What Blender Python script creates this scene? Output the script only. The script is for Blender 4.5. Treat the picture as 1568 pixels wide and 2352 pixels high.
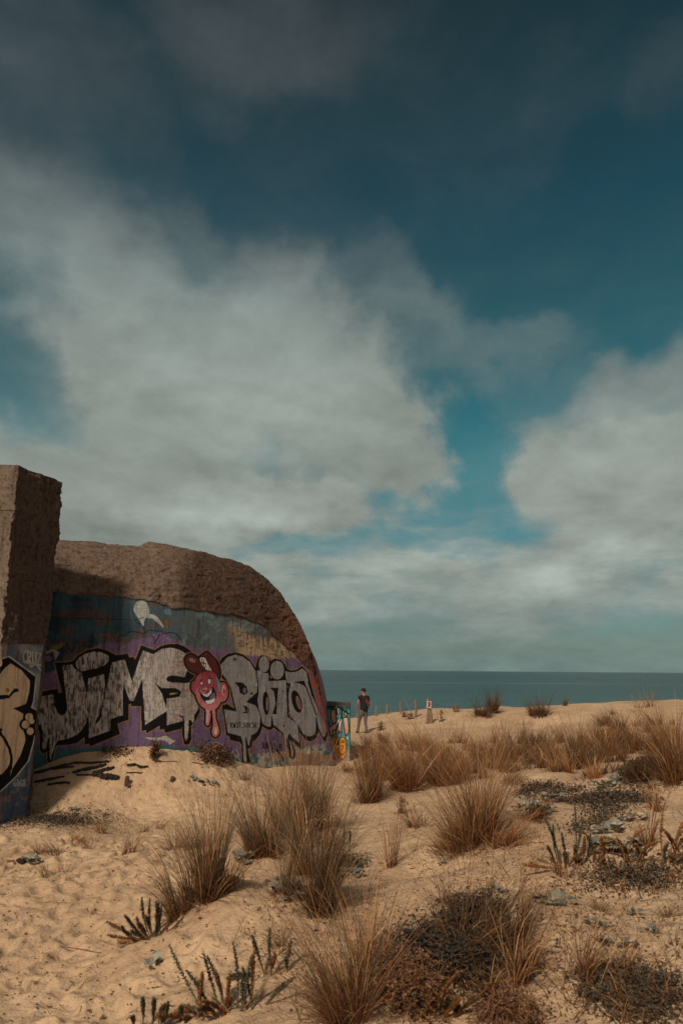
import bpy, bmesh, math, random
import numpy as np
from mathutils import Matrix, Vector, Euler
random.seed(7); RNG = np.random.default_rng(7)
for o in list(bpy.data.objects): bpy.data.objects.remove(o)
S = bpy.context.scene
C = S.collection
R = math.radians

# ------------------------------------------------------------------ camera
EYE = 2.1; F = 1568.0; PITCH = math.atan(363 / F); ROLL = R(0.45)
cam_d = bpy.data.cameras.new('camera'); cam = bpy.data.objects.new('camera', cam_d); C.objects.link(cam)
cam_d.sensor_fit = 'VERTICAL'; cam_d.sensor_height = 36; cam_d.sensor_width = 24; cam_d.lens = 24
cam_d.clip_start = 0.05; cam_d.clip_end = 200000
MC = Matrix.Rotation(R(90) + PITCH, 4, 'X') @ Matrix.Rotation(ROLL, 4, 'Z')
cam.matrix_world = Matrix.Translation((0, 0, EYE)) @ MC
cam_d.dof.use_dof = True; cam_d.dof.focus_distance = 15; cam_d.dof.aperture_fstop = 3.2
S.camera = cam
M3 = np.array(MC.to_3x3()); E0 = np.array([0, 0, EYE])
def ray(px, py):
    px = np.asarray(px, float); py = np.asarray(py, float)
    d = np.stack([(px - 784) / F, (1176 - py) / F, -np.ones_like(px)], -1)
    return d @ M3.T
def proj(P):
    q = (np.asarray(P, float) - E0) @ M3
    return 784 + F * q[..., 0] / -q[..., 2], 1176 - F * q[..., 1] / -q[..., 2]
def at(px, py, Y):
    d = ray(px, py); return E0 + d * (Y / d[..., 1])[..., None]

S.view_settings.view_transform = 'Standard'; S.view_settings.look = 'None'
S.view_settings.exposure = 0.0; S.view_settings.gamma = 1
S.render.resolution_x = 682; S.render.resolution_y = 1024

# ------------------------------------------------------------------ node helper
class NT:
    def __init__(s, tree): s.t = tree; s.n = tree.nodes; s.l = tree.links
    def add(s, typ, **kw):
        n = s.n.new(typ)
        ins = kw.pop('ins', {})
        for k, v in kw.items(): setattr(n, k, v)
        for k, v in ins.items(): s.set(n, k, v)
        return n
    def set(s, n, k, v):
        sock = n.inputs[k]
        if isinstance(v, bpy.types.NodeSocket): s.l.new(v, sock)
        elif isinstance(v, bpy.types.Node): s.l.new(v.outputs[0], sock)
        else: sock.default_value = v
    def math(s, op, a, b=0.0, c=0.0, clamp=False):
        n = s.n.new('ShaderNodeMath'); n.operation = op; n.use_clamp = clamp
        for i, v in enumerate((a, b, c)): s.set(n, i, v)
        return n.outputs[0]
    def mix(s, f, a, b, mode='MIX'):
        n = s.n.new('ShaderNodeMix'); n.data_type = 'RGBA'; n.blend_type = mode; n.clamp_factor = True
        s.set(n, 0, f)
        for k, v in ((6, a), (7, b)):
            if isinstance(v, tuple) and len(v) == 3: v = (*v, 1)
            s.set(n, k, v)
        return n.outputs[2]
    def rng(s, v, a, b, c=0.0, d=1.0, smooth=True):
        n = s.n.new('ShaderNodeMapRange'); n.interpolation_type = 'SMOOTHSTEP' if smooth else 'LINEAR'
        for i, q in enumerate((v, a, b, c, d)): s.set(n, i, q)
        return n.outputs[0]
    def noise(s, vec, scale, detail=4, rough=.55, dist=0.0):
        n = s.n.new('ShaderNodeTexNoise'); n.inputs['Scale'].default_value = scale
        n.inputs['Detail'].default_value = detail; n.inputs['Roughness'].default_value = rough
        n.inputs['Distortion'].default_value = dist
        if vec is not None: s.l.new(vec, n.inputs['Vector'])
        return n.outputs[0]
    def mapping(s, vec, loc=(0, 0, 0), rot=(0, 0, 0), scale=(1, 1, 1), typ='POINT'):
        n = s.n.new('ShaderNodeMapping'); n.vector_type = typ
        s.l.new(vec, n.inputs[0]); n.inputs[1].default_value = loc; n.inputs[2].default_value = rot; n.inputs[3].default_value = scale
        return n.outputs[0]
    def ramp(s, f, stops):
        n = s.n.new('ShaderNodeValToRGB'); s.l.new(f, n.inputs[0]); e = n.color_ramp.elements
        while len(e) < len(stops): e.new(.5)
        for q, (p, c) in zip(e, stops): q.position = p; q.color = (*c, 1)
        return n.outputs[0]

# ------------------------------------------------------------------ world: physical sky under drifting cloud
SUN_EL = R(40); SUN_AZ = math.atan2(-.44, -.9)       # azimuth measured from +Y towards +X
W = bpy.data.worlds.new('World'); S.world = W; W.use_nodes = True
w = NT(W.node_tree); w.n.clear()
sky = w.add('ShaderNodeTexSky', sky_type='NISHITA', sun_disc=False, sun_elevation=SUN_EL, sun_rotation=SUN_AZ,
            air_density=1.0, dust_density=0.6, ozone_density=2.0)
tc = w.add('ShaderNodeTexCoord'); sep = w.add('ShaderNodeSeparateXYZ', ins={0: tc.outputs['Generated']})
az = w.math('ARCTAN2', sep.outputs[0], sep.outputs[1]); el = w.math('ARCSINE', sep.outputs[2])
ae = w.add('ShaderNodeCombineXYZ', ins={0: az, 1: el}).outputs[0]
def azel(px, py):
    d = ray(px, py); d = d / np.linalg.norm(d); return math.atan2(d[0], d[1]), math.asin(d[2])
nz = w.add('ShaderNodeTexNoise'); nz.inputs['Scale'].default_value = 4.6; nz.inputs['Detail'].default_value = 9; nz.inputs['Roughness'].default_value = .58
w.l.new(tc.outputs['Generated'], nz.inputs['Vector'])
off = w.add('ShaderNodeVectorMath', operation='SUBTRACT', ins={0: nz.outputs['Color'], 1: (.5, .5, .5)}).outputs[0]
off = w.add('ShaderNodeVectorMath', operation='MULTIPLY', ins={0: off, 1: (.34, .24, 0)}).outputs[0]
aed = w.add('ShaderNodeVectorMath', operation='ADD', ins={0: ae, 1: off}).outputs[0]
def blob(px, py, rx, ry, rot, amp, soft=.25, src=None):
    a, e = azel(px, py)
    m = w.mapping(src or aed, loc=(a, e, 0), rot=(0, 0, R(rot)), scale=(rx * 1.12 / F, ry * 1.15 / F, 1), typ='TEXTURE')
    ln = w.add('ShaderNodeVectorMath', operation='LENGTH', ins={0: m}).outputs['Value']
    return w.rng(ln, 1.0 + soft, soft, 0, amp)
CLOUDS = [  # px, py, rx, ry, rot, amount, softness
 (40, 470, 330, 170, -28, .80, .2), (300, 640, 330, 200, -30, .90, .25), (640, 690, 250, 170, -30, .90, .25), (760, 790, 220, 170, -40, .85, .3),
 (330, 900, 420, 210, -12, 1.0, .3), (700, 880, 330, 210, -35, 1.0, .4), (850, 980, 290, 150, -32, 1.0, .45), (560, 790, 300, 170, -20, 1.0, .3),
 (250, 1120, 560, 190, -4, 1.1, .3), (620, 1170, 430, 140, 4, 1.05, .3), (150, 1350, 800, 280, 0, 1.0, .3),
 (940, 700, 170, 75, -20, .45, .4), (1150, 780, 190, 50, -5, .28, .5), (880, 640, 140, 70, -30, .4, .5), (1120, 890, 110, 100, 0, .20, .6), (1290, 910, 130, 80, 0, .22, .6), (1010, 820, 110, 120, 0, .35, .6), (450, 520, 160, 90, -30, .5, .5),
 (1300, 1050, 270, 105, -5, .9, .45), (1250, 1000, 190, 60, -10, .5, .5), (1500, 920, 250, 95, 12, .72, .6), (1570, 1060, 320, 140, 0, .95, .5), (1330, 960, 170, 60, -5, .6, .4),
 (1350, 1310, 640, 120, 3, .95, .3), (1100, 1250, 260, 60, 5, .5, .5), (1500, 1220, 420, 90, 0, .9, .3), (950, 1330, 300, 60, -8, .6, .4), (1000, 1400, 700, 95, 0, .74, .35), (900, 1420, 400, 50, 0, .6, .3),
 (100, 110, 430, 150, -10, .50, .25), (640, 90, 460, 140, 5, .60, .25), (0, 250, 300, 170, -30, .50, .3), (800, 330, 560, 190, 15, .20, .5), (1200, 270, 280, 70, 15, .22, .5), (1540, 170, 140, 80, 0, .28, .4), (500, 330, 400, 120, 10, .16, .5)]
acc = None
for b in CLOUDS:
    v = blob(*b)
    if acc is None: acc = v
    else:
        n = w.add('ShaderNodeMath', operation='SMOOTH_MAX', ins={0: acc, 1: v, 2: .12}); acc = n.outputs[0]
# the rest of the dome (outside the photograph) gets cloud from noise, warmed below as added fill light
gen = w.noise(w.mapping(tc.outputs['Generated'], scale=(1, 1, 2.0)), 2.3, 6, .55, .6)
side = w.rng(w.math('ABSOLUTE', az), .50, .8)
up = w.rng(el, .75, 1.0)
acc = w.math('MAXIMUM', acc, w.math('MULTIPLY', w.rng(gen, .42, .62), w.math('MAXIMUM', side, w.math('MULTIPLY', up, .4))))
# holes of clear sky
for h in [(980, 1020, 90, 190, 25, .0), ]: pass
holes = None
for h in [(-10, 810, 150, 85, -25, .5, .5), (1115, 1030, 55, 120, 25, .8, .6), (660, 1290, 110, 30, -10, .6, .5), (1030, 1130, 130, 45, 20, .85, .4), (1080, 1180, 130, 30, 0, .6, .4), (1000, 1240, 130, 26, 0, .4, .5), (790, 1290, 90, 30, 0, .35, .5)]:
    v = blob(*h); holes = v if holes is None else w.math('MAXIMUM', holes, v)
G_ = tc.outputs['Generated']
fine = w.noise(w.mapping(G_, scale=(1, 1, 1.4)), 13, 9, .62, .35)
midn = w.noise(w.mapping(G_, loc=(3, 1, 2), scale=(1, 1, 1.7)), 5.5, 6, .55, .4)
streak = w.noise(w.mapping(G_, loc=(1, 5, 2), scale=(1, 1, 3.4)), 6.5, 9, .62, .12)
lowf = w.rng(el, .30, .14)
midn = w.math('ADD', w.math('MULTIPLY', midn, w.math('SUBTRACT', 1.0, lowf)), w.math('MULTIPLY', streak, lowf))
# sunlit and shaded sides of the billows: difference of the same noise taken a little towards the sun
def relief(sc, o_, z_):
    a = w.noise(w.mapping(G_, scale=(1, 1, z_)), sc, 6, .55, .3); b = w.noise(w.mapping(G_, loc=(-.35 * o_, -.2 * o_, .9 * o_ * z_), scale=(1, 1, z_)), sc, 6, .55, .3); return w.math('SUBTRACT', a, b)
rel = w.math('ADD', w.math('MULTIPLY', relief(4, .05, 1.5), .75), w.math('MULTIPLY', relief(13, .018, 1.8), .28))
acc = w.math('MULTIPLY', acc, w.math('SUBTRACT', 1.0, holes))
nn_ = w.math('SUBTRACT', w.math('ADD', w.math('MULTIPLY', fine, .35), w.math('MULTIPLY', midn, .65)), .5)
dens = w.math('ADD', w.math('MULTIPLY', acc, 1.12), w.math('MULTIPLY', w.math('MULTIPLY', nn_, 2.3), w.math('MULTIPLY', acc, w.math('SUBTRACT', 1.15, acc))))
sl = w.math('MULTIPLY', w.math('SUBTRACT', streak, .5), lowf)
dens = w.math('ADD', dens, w.math('MULTIPLY', sl, 1.8))
dens = w.math('MAXIMUM', w.math('MINIMUM', dens, 1.0), 0.0)
hz = w.rng(el, .085, .0, 0, .95); dens = w.math('MAXIMUM', dens, hz)
# cloud tone: greyer and darker overhead, paler low down, with soft internal relief
K = 9.6
lit = w.math('ADD', w.math('MULTIPLY', midn, .6), w.math('MULTIPLY', fine, .4))
tone = w.math('SUBTRACT', w.rng(lit, .34, .66, .90, 1.12, False), w.math('SUBTRACT', rel, w.math('MULTIPLY', sl, .9)))
bright = w.math('MAXIMUM', blob(600, 1150, 330, 90, 5, .45, .2), w.math('MAXIMUM', blob(480, 800, 480, 240, -20, .28, .3), blob(1430, 1060, 240, 120, 0, .18, .3)))
bright = w.math('MAXIMUM', bright, blob(1450, 1290, 260, 45, 2, .22, .3))
dark = w.math('MAXIMUM', blob(560, 1010, 420, 60, -10, .10, .3), blob(350, 1240, 420, 60, 0, .12, .3))
tone = w.math('MULTIPLY', tone, w.math('SUBTRACT', w.math('ADD', .92, bright), dark))
cb = w.ramp(w.rng(el, 0, .90, 0, 1, False), [(0, (.165, .235, .215)), (.04, (.20, .255, .235)), (.09, (.265, .31, .285)), (.16, (.31, .35, .315)), (.25, (.285, .32, .29)), (.45, (.265, .30, .275)), (.60, (.19, .23, .22)), (.74, (.092, .112, .120)), (1, (.066, .076, .084))])
cb = w.mix(w.rng(w.math('ABSOLUTE', az), .9, 1.7), cb, (.42, .38, .33))  # unseen side and rear cloud brightened and warmed to fill the shade
cl = w.add('ShaderNodeVectorMath', operation='SCALE', ins={0: cb}); w.set(cl, 3, w.math('MULTIPLY', tone, K))
tint = w.ramp(w.rng(el, 0, 1.0, 0, 1, False), [(.017, (.21, .29, .30)), (.155, (.30, .46, .38)), (.30, (.106, .56, .42)), (.436, (.11, .47, .35)), (.52, (.11, .42, .32)), (.63, (.10, .37, .30)), (.737, (.085, .31, .235)), (.87, (.06, .22, .165))])
tint = w.mix(w.rng(w.math('ABSOLUTE', az), .9, 1.7), tint, (.80, .62, .40))  # sky behind the camera tinted warm, added as neutral fill light
skc = w.mix(1.0, sky.outputs[0], tint, 'MULTIPLY')
fin = w.mix(dens, skc, cl.outputs[0])
bg = w.add('ShaderNodeBackground', ins={0: fin, 1: 0.1})
w.l.new(bg.outputs[0], w.add('ShaderNodeOutputWorld').inputs[0])
W.cycles.sampling_method = 'MANUAL'; W.cycles.sample_map_resolution = 512

# ------------------------------------------------------------------ sun
sd = bpy.data.lights.new('sun', 'SUN'); sd.energy = 3.3; sd.angle = R(5.0); sd.color = (1, .86, .70)
sun = bpy.data.objects.new('sun', sd); C.objects.link(sun)
to_sun = Vector((math.sin(SUN_AZ) * math.cos(SUN_EL), math.cos(SUN_AZ) * math.cos(SUN_EL), math.sin(SUN_EL)))
sun.rotation_euler = to_sun.to_track_quat('Z', 'Y').to_euler()

# ------------------------------------------------------------------ builders
def link(name, me, mat=None, parent=None):
    o = bpy.data.objects.new(name, me); C.objects.link(o)
    if mat and me is not None and not me.materials: me.materials.append(mat)
    if parent: o.parent = parent
    return o
def tag(o, label=None, cat=None, group=None, kind=None):
    if label: o['label'] = label
    if cat: o['category'] = cat
    if group: o['group'] = group
    if kind: o['kind'] = kind
    return o
def thing(name, label, cat, loc=(0, 0, 0), rz=0, group=None):
    o = bpy.data.objects.new(name, None); C.objects.link(o); o.location = loc; o.rotation_euler = (0, 0, rz)
    o.empty_display_size = .1
    return tag(o, label, cat, group)
def mesh(name, V, Fc, cols=None, smooth=False):
    V = np.ascontiguousarray(V, np.float32); Fc = np.ascontiguousarray(Fc, np.int32)
    me = bpy.data.meshes.new(name); me.vertices.add(len(V)); me.vertices.foreach_set('co', V.ravel())
    k = Fc.shape[1]; me.loops.add(Fc.size); me.loops.foreach_set('vertex_index', Fc.ravel())
    me.polygons.add(len(Fc)); me.polygons.foreach_set('loop_start', np.arange(0, Fc.size, k, dtype=np.int32))
    me.update(calc_edges=True)
    if smooth: me.polygons.foreach_set('use_smooth', np.ones(len(Fc), bool))
    if cols is not None:
        a = me.color_attributes.new('Col', 'FLOAT_COLOR', 'POINT')
        c = np.ones((len(V), 4), np.float32); c[:, :cols.shape[1]] = cols; a.data.foreach_set('color', c.ravel())
    me.validate(); return me
def gridfaces(nr, nc, flip=False, wrap=False):
    i = np.arange(nr - 1)[:, None]; j = np.arange(nc if wrap else nc - 1)[None, :]; j2 = (j + 1) % nc
    f = np.stack([i * nc + j, i * nc + j2, (i + 1) * nc + j2, (i + 1) * nc + j], -1).reshape(-1, 4)
    return f[:, ::-1] if flip else f
def smooth(a, b, x):
    t = np.clip((x - a) / (b - a), 0, 1); return t * t * (3 - 2 * t)
def _h(i, j, k, s):
    h = (i.astype(np.uint64) * np.uint64(73856093)) ^ (j.astype(np.uint64) * np.uint64(19349663)) ^ (k.astype(np.uint64) * np.uint64(83492791)) ^ np.uint64(s * 2654435761 & 0xffffffff)
    h = (h ^ (h >> np.uint64(13))) * np.uint64(1274126177); h = h ^ (h >> np.uint64(16))
    return (h & np.uint64(0xffff)).astype(np.float64) / 65535.0
def vn(x, y, z=None, seed=1):
    x = np.asarray(x, float) + 5000; y = np.asarray(y, float) + 5000; z = np.zeros_like(x) + 50 if z is None else np.asarray(z, float) + 5000
    i, j, k = np.floor(x), np.floor(y), np.floor(z); fx, fy, fz = x - i, y - j, z - k
    fx, fy, fz = [q * q * (3 - 2 * q) for q in (fx, fy, fz)]; i, j, k = [q.astype(np.int64) for q in (i, j, k)]
    r = 0
    for a in (0, 1):
        for b in (0, 1):
            for c in (0, 1):
                r = r + _h(i + a, j + b, k + c, seed) * (fx if a else 1 - fx) * (fy if b else 1 - fy) * (fz if c else 1 - fz)
    return r
def fbm(x, y, z=None, oct=4, seed=1, gain=.5):
    s = 0; a = 1; n = 0
    for o in range(oct):
        q = 2.03 ** o
        s = s + a * vn(np.asarray(x) * q, np.asarray(y) * q, None if z is None else np.asarray(z) * q, seed + o); n += a; a *= gain
    return s / n

# ------------------------------------------------------------------ materials
def material(name):
    m = bpy.data.materials.new(name); m.use_nodes = True; t = NT(m.node_tree)
    p = m.node_tree.nodes['Principled BSDF']; return m, t, p
def pos(t): return t.add('ShaderNodeNewGeometry').outputs['Position']
def bump(t, p, h, strength, dist, prev=None):
    b = t.add('ShaderNodeBump', ins={'Height': h, 'Strength': strength, 'Distance': dist})
    if prev: t.l.new(prev, b.inputs['Normal'])
    t.l.new(b.outputs[0], p.inputs['Normal']); return b.outputs[0]

def mat_sand():
    m, t, p = material('sand'); P = pos(t)
    n1 = t.noise(P, .7, 3); n2 = t.noise(P, 9, 5, .6); n3 = t.noise(P, 260, 2, .6)
    c = t.ramp(t.rng(n1, .3, .7, 0, 1), [(0, (.44, .292, .175)), (1, (.60, .418, .258))])
    c = t.mix(t.rng(n2, .40, .70, 0, .55), c, (.31, .205, .13))
    c = t.mix(t.rng(n3, .58, .75, 0, .5), c, (.18, .115, .07)); c = t.mix(t.rng(n3, .42, .28, 0, .4), c, (.62, .45, .29))
    # dark scraps of dry weed strewn on the sand
    for sc, th, seed in ((14, .70, 1), (30, .715, 2), (60, .72, 3)):
        q = t.noise(t.mapping(P, loc=(seed * 7, 3, 0), scale=(1, 1.5, 1)), sc, 2, .6, .8)
        c = t.mix(t.math('MULTIPLY', t.rng(q, th, th + .04), t.rng(n1, .35, .6, .15, .8)), c, (.13, .07, .04))
    t.l.new(c, p.inputs['Base Color']); p.inputs['Roughness'].default_value = .92; p.inputs['Specular IOR Level'].default_value = .15
    dm = t.noise(t.mapping(P, loc=(2, 8, 0)), .45, 4, .6)
    b = bump(t, p, t.noise(P, 6, 6, .65), .8, .07); b = bump(t, p, t.noise(P, 28, 4, .65), .55, .018, b); bump(t, p, n3, .5, .004, b)
    return m
def mat_water():
    m, t, p = material('sea water'); P = pos(t)
    big = t.noise(t.mapping(P, scale=(.0012, .005, 1)), 1, 4, .5, .5)
    c = t.ramp(t.rng(big, .3, .7, 0, 1), [(0, (.012, .040, .052)), (.5, (.016, .062, .068)), (1, (.022, .072, .078))])
    sp = t.add('ShaderNodeSeparateXYZ', ins={0: P}); wob = t.noise(t.mapping(P, scale=(.01, .002, 1)), 1, 3)
    yy = t.math('ADD', sp.outputs[1], t.math('MULTIPLY', wob, 60))
    line = t.math('MULTIPLY', t.rng(yy, 590, 606), t.rng(yy, 628, 612))
    line = t.math('MULTIPLY', line, t.rng(t.noise(t.mapping(P, scale=(.02, .05, 1)), 1, 4), .35, .6, .25, .8))
    c = t.mix(line, c, (.16, .22, .21))
    c = t.mix(t.rng(sp.outputs[1], 600, 90, 0, .6), c, (.028, .098, .098)); c = t.mix(t.rng(sp.outputs[1], 900, 6000, 0, .5), c, (.022, .055, .072))
    sw = t.noise(t.mapping(P, scale=(.012, .10, 1)), 1, 5, .65); c = t.mix(t.rng(sw, .56, .72, 0, .45), c, (.10, .17, .165)); c = t.mix(t.rng(sw, .44, .30, 0, .6), c, (.008, .030, .038))
    cap = t.noise(t.mapping(P, loc=(9, 2, 0), scale=(.10, .35, 1)), 1, 3, .6); c = t.mix(t.rng(cap, .765, .79, 0, .7), c, (.40, .44, .43))
    t.l.new(c, p.inputs['Base Color']); p.inputs['Roughness'].default_value = .32; p.inputs['IOR'].default_value = 1.33; p.inputs['Specular IOR Level'].default_value = .34
    b = bump(t, p, t.noise(t.mapping(P, scale=(.05, .16, 1)), 1, 5, .6), .8, 3.0)
    bump(t, p, t.noise(t.mapping(P, scale=(.5, 1.2, 1)), 1, 4, .6), .5, .5, b); return m
def mat_concrete(name, base, dark, warm, seaward=False):
    m, t, p = material(name); P = pos(t)
    n1 = t.noise(P, 1.3, 5, .6); n2 = t.noise(t.mapping(P, scale=(1, 1, .7)), 13, 7, .72); n3 = t.noise(P, 55, 5, .75)
    c = t.mix(t.rng(n1, .35, .65), base, warm); c = t.mix(t.rng(n2, .47, .64, 0, .85), c, dark)
    st = t.noise(t.mapping(P, scale=(4, 4, .3)), 2.2, 5, .65); c = t.mix(t.rng(st, .48, .70, 0, .6), c, dark)
    c = t.mix(t.rng(n3, .56, .70, 0, .7), c, tuple(min(.6, v * 2.1) for v in base)); c = t.mix(t.rng(n3, .46, .34, 0, .9), c, tuple(v * .3 for v in dark))
    ru = t.noise(t.mapping(P, loc=(5, 1, 3)), 5, 6, .75); c = t.mix(t.rng(ru, .60, .68, 0, .45), c, (.17, .062, .026))
    li = t.noise(P, 20, 4, .75); c = t.mix(t.rng(li, .70, .74, 0, .6), c, (.32, .29, .24))
    sz = t.add('ShaderNodeSeparateXYZ', ins={0: P}); bd = t.math('FRACT', t.math('ADD', t.math('MULTIPLY', sz.outputs[2], 1 / .55), t.math('MULTIPLY', n1, .12))); crk = t.math('MULTIPLY', t.rng(t.math('ABSOLUTE', t.math('SUBTRACT', bd, .5)), .025, .0), t.rng(t.noise(P, 1.7, 3), .5, .6)); c = t.mix(t.math('MULTIPLY', crk, .8), c, tuple(v * .35 for v in dark))
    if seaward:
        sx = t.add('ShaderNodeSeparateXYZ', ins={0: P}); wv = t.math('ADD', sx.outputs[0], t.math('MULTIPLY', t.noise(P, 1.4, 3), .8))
        c = t.mix(t.math('MULTIPLY', t.rng(wv, -3.15, -2.75), .9), c, t.mix(1, c, (.46, .38, .36), 'MULTIPLY')); c = t.mix(t.math('MULTIPLY', t.rng(wv, -1.3, -.6), .8), c, t.mix(1, c, (1.9, 1.55, 1.35), 'MULTIPLY'))  # roof facet turned from the sun painted darker, lit right end painted lighter
    t.l.new(c, p.inputs['Base Color']); p.inputs['Roughness'].default_value = .95; p.inputs['Specular IOR Level'].default_value = .2
    b = bump(t, p, t.math('SUBTRACT', 1.0, crk), .9, .03); b = bump(t, p, n2, 1.0, .08, b); b = bump(t, p, n3, 1.0, .035, b); bump(t, p, t.noise(P, 150, 2), .5, .006, b); return m
def mat_paint(name, bs=1.0):
    m, t, p = material(name); P = pos(t); a = t.add('ShaderNodeVertexColor', layer_name='Col')
    n = t.noise(P, 16, 5, .65); n3 = t.noise(P, 75, 3, .7)
    c = t.mix(t.rng(n, .35, .75, 0, .35), a.outputs[0], t.mix(1, a.outputs[0], (.45, .42, .42), 'MULTIPLY'))
    c = t.mix(t.rng(n3, .60, .70, 0, .6), c, t.mix(1, c, (.4, .34, .3), 'MULTIPLY')); sk = t.noise(t.mapping(P, scale=(5, 5, .5)), 2.5, 6, .7); c = t.mix(t.rng(sk, .46, .70, 0, .75), c, t.mix(1, c, (.34, .30, .30), 'MULTIPLY'))
    sc = t.noise(t.mapping(P, scale=(1, 1, 2.2)), 30, 4, .8); c = t.mix(t.rng(sc, .67, .71, 0, .35), c, (.30, .26, .22))
    t.l.new(c, p.inputs['Base Color']); p.inputs['Roughness'].default_value = .75; p.inputs['Specular IOR Level'].default_value = .12
    sm = t.add('ShaderNodeSeparateXYZ', ins={0: P}); w1 = t.rng(t.math('ABSOLUTE', t.math('SUBTRACT', t.math('FRACT', t.math('MULTIPLY', sm.outputs[2], 1 / .62)), .5)), .0, .02)
    b = bump(t, p, w1, .25, .012); b = bump(t, p, t.noise(P, 3, 3, .5), .25, .04, b); b = bump(t, p, n, .5 * bs, .012, b); bump(t, p, n3, .6 * bs, .004, b); return m
def mat_blade():
    m, t, p = material('marram blades'); a = t.add('ShaderNodeVertexColor', layer_name='Col'); s = t.add('ShaderNodeSeparateColor', ins={0: a.outputs[0]})
    c = t.ramp(s.outputs[0], [(0, (.060, .058, .040)), (.2, (.110, .095, .058)), (.38, (.15, .075, .034)), (.55, (.225, .104, .044)), (.70, (.21, .066, .022)), (.85, (.37, .20, .075)), (1, (.52, .33, .15))])
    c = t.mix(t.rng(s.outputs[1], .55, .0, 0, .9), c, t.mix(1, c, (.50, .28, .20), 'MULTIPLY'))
    c = t.mix(t.rng(s.outputs[1], .5, 1.0, 0, .35), c, t.mix(.5, c, (.42, .24, .10)))
    bl = t.add('ShaderNodeVectorMath', operation='SCALE', ins={0: c, 3: s.outputs[2]}).outputs[0]; c = bl
    t.l.new(c, p.inputs['Base Color']); p.inputs['Roughness'].default_value = .6; p.inputs['Specular IOR Level'].default_value = .3; return m
def mat_leaf(name, stops, rough=.7):
    m, t, p = material(name); a = t.add('ShaderNodeVertexColor', layer_name='Col'); s = t.add('ShaderNodeSeparateColor', ins={0: a.outputs[0]})
    c = t.ramp(s.outputs[0], stops); n = t.noise(pos(t), 60, 3); c = t.mix(t.rng(n, .4, .7, 0, .5), c, t.mix(1, c, (.6, .5, .45), 'MULTIPLY'))
    t.l.new(c, p.inputs['Base Color']); p.inputs['Roughness'].default_value = rough; p.inputs['Specular IOR Level'].default_value = .25; return m
def mat_plain(name, col, col2=None, scale=20, rough=.8, stretch=(1, 1, 1), bstr=.4, bdist=.005, spec=.25):
    m, t, p = material(name); tcn = t.add('ShaderNodeTexCoord').outputs['Object']; v = t.mapping(tcn, scale=stretch)
    n = t.noise(v, scale, 5, .65); c = t.mix(t.rng(n, .35, .65), col, col2 or tuple(q * .5 for q in col))
    t.l.new(c, p.inputs['Base Color']); p.inputs['Roughness'].default_value = rough; p.inputs['Specular IOR Level'].default_value = spec
    bump(t, p, n, bstr, bdist); return m
SAND = mat_sand(); SEA = mat_water()
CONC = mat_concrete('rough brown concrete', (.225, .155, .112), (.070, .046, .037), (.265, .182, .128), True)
CONC_F = mat_concrete('rough sunlit concrete', (.27, .205, .155), (.09, .066, .054), (.35, .265, .20))  # paler copy for the slab's sunlit faces, sunlight put into its colour
CONC2 = mat_concrete('dark rough concrete', (.150, .108, .088), (.050, .036, .032), (.185, .130, .10))  # darker copy; on the slab's shaded end the colour carries the shade
PAINT = mat_paint('sprayed paint on concrete'); BLADE = mat_blade()
HOLLY = mat_leaf('grey green leaf', [(0, (.10, .075, .035)), (.12, (.30, .16, .06)), (.25, (.10, .125, .11)), (.7, (.18, .175, .14)), (1, (.34, .33, .27))])
SPURGE = mat_leaf('spurge leaf', [(0, (.065, .072, .052)), (.45, (.11, .115, .080)), (.6, (.17, .125, .055)), (.8, (.24, .10, .03)), (1, (.32, .13, .035))])
COVER = mat_leaf('creeping cover leaf', [(0, (.022, .020, .016)), (.4, (.042, .040, .030)), (.62, (.085, .082, .060)), (.78, (.10, .07, .045)), (.9, (.17, .08, .035)), (1, (.26, .13, .05))])
DRY = mat_leaf('dry brown leaf', [(0, (.06, .032, .02)), (.5, (.14, .065, .032)), (.85, (.24, .12, .055)), (1, (.38, .24, .13))])
CHAR = mat_plain('charred wood', (.012, .010, .010), (.035, .026, .022), 30, .75, (1, 8, 8))
POST = mat_plain('weathered post wood', (.26, .185, .125), (.12, .08, .055), 14, .85, (6, 6, 1))
STICK = mat_plain('dry twig bark', (.20, .115, .06), (.10, .055, .032), 40)

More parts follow.
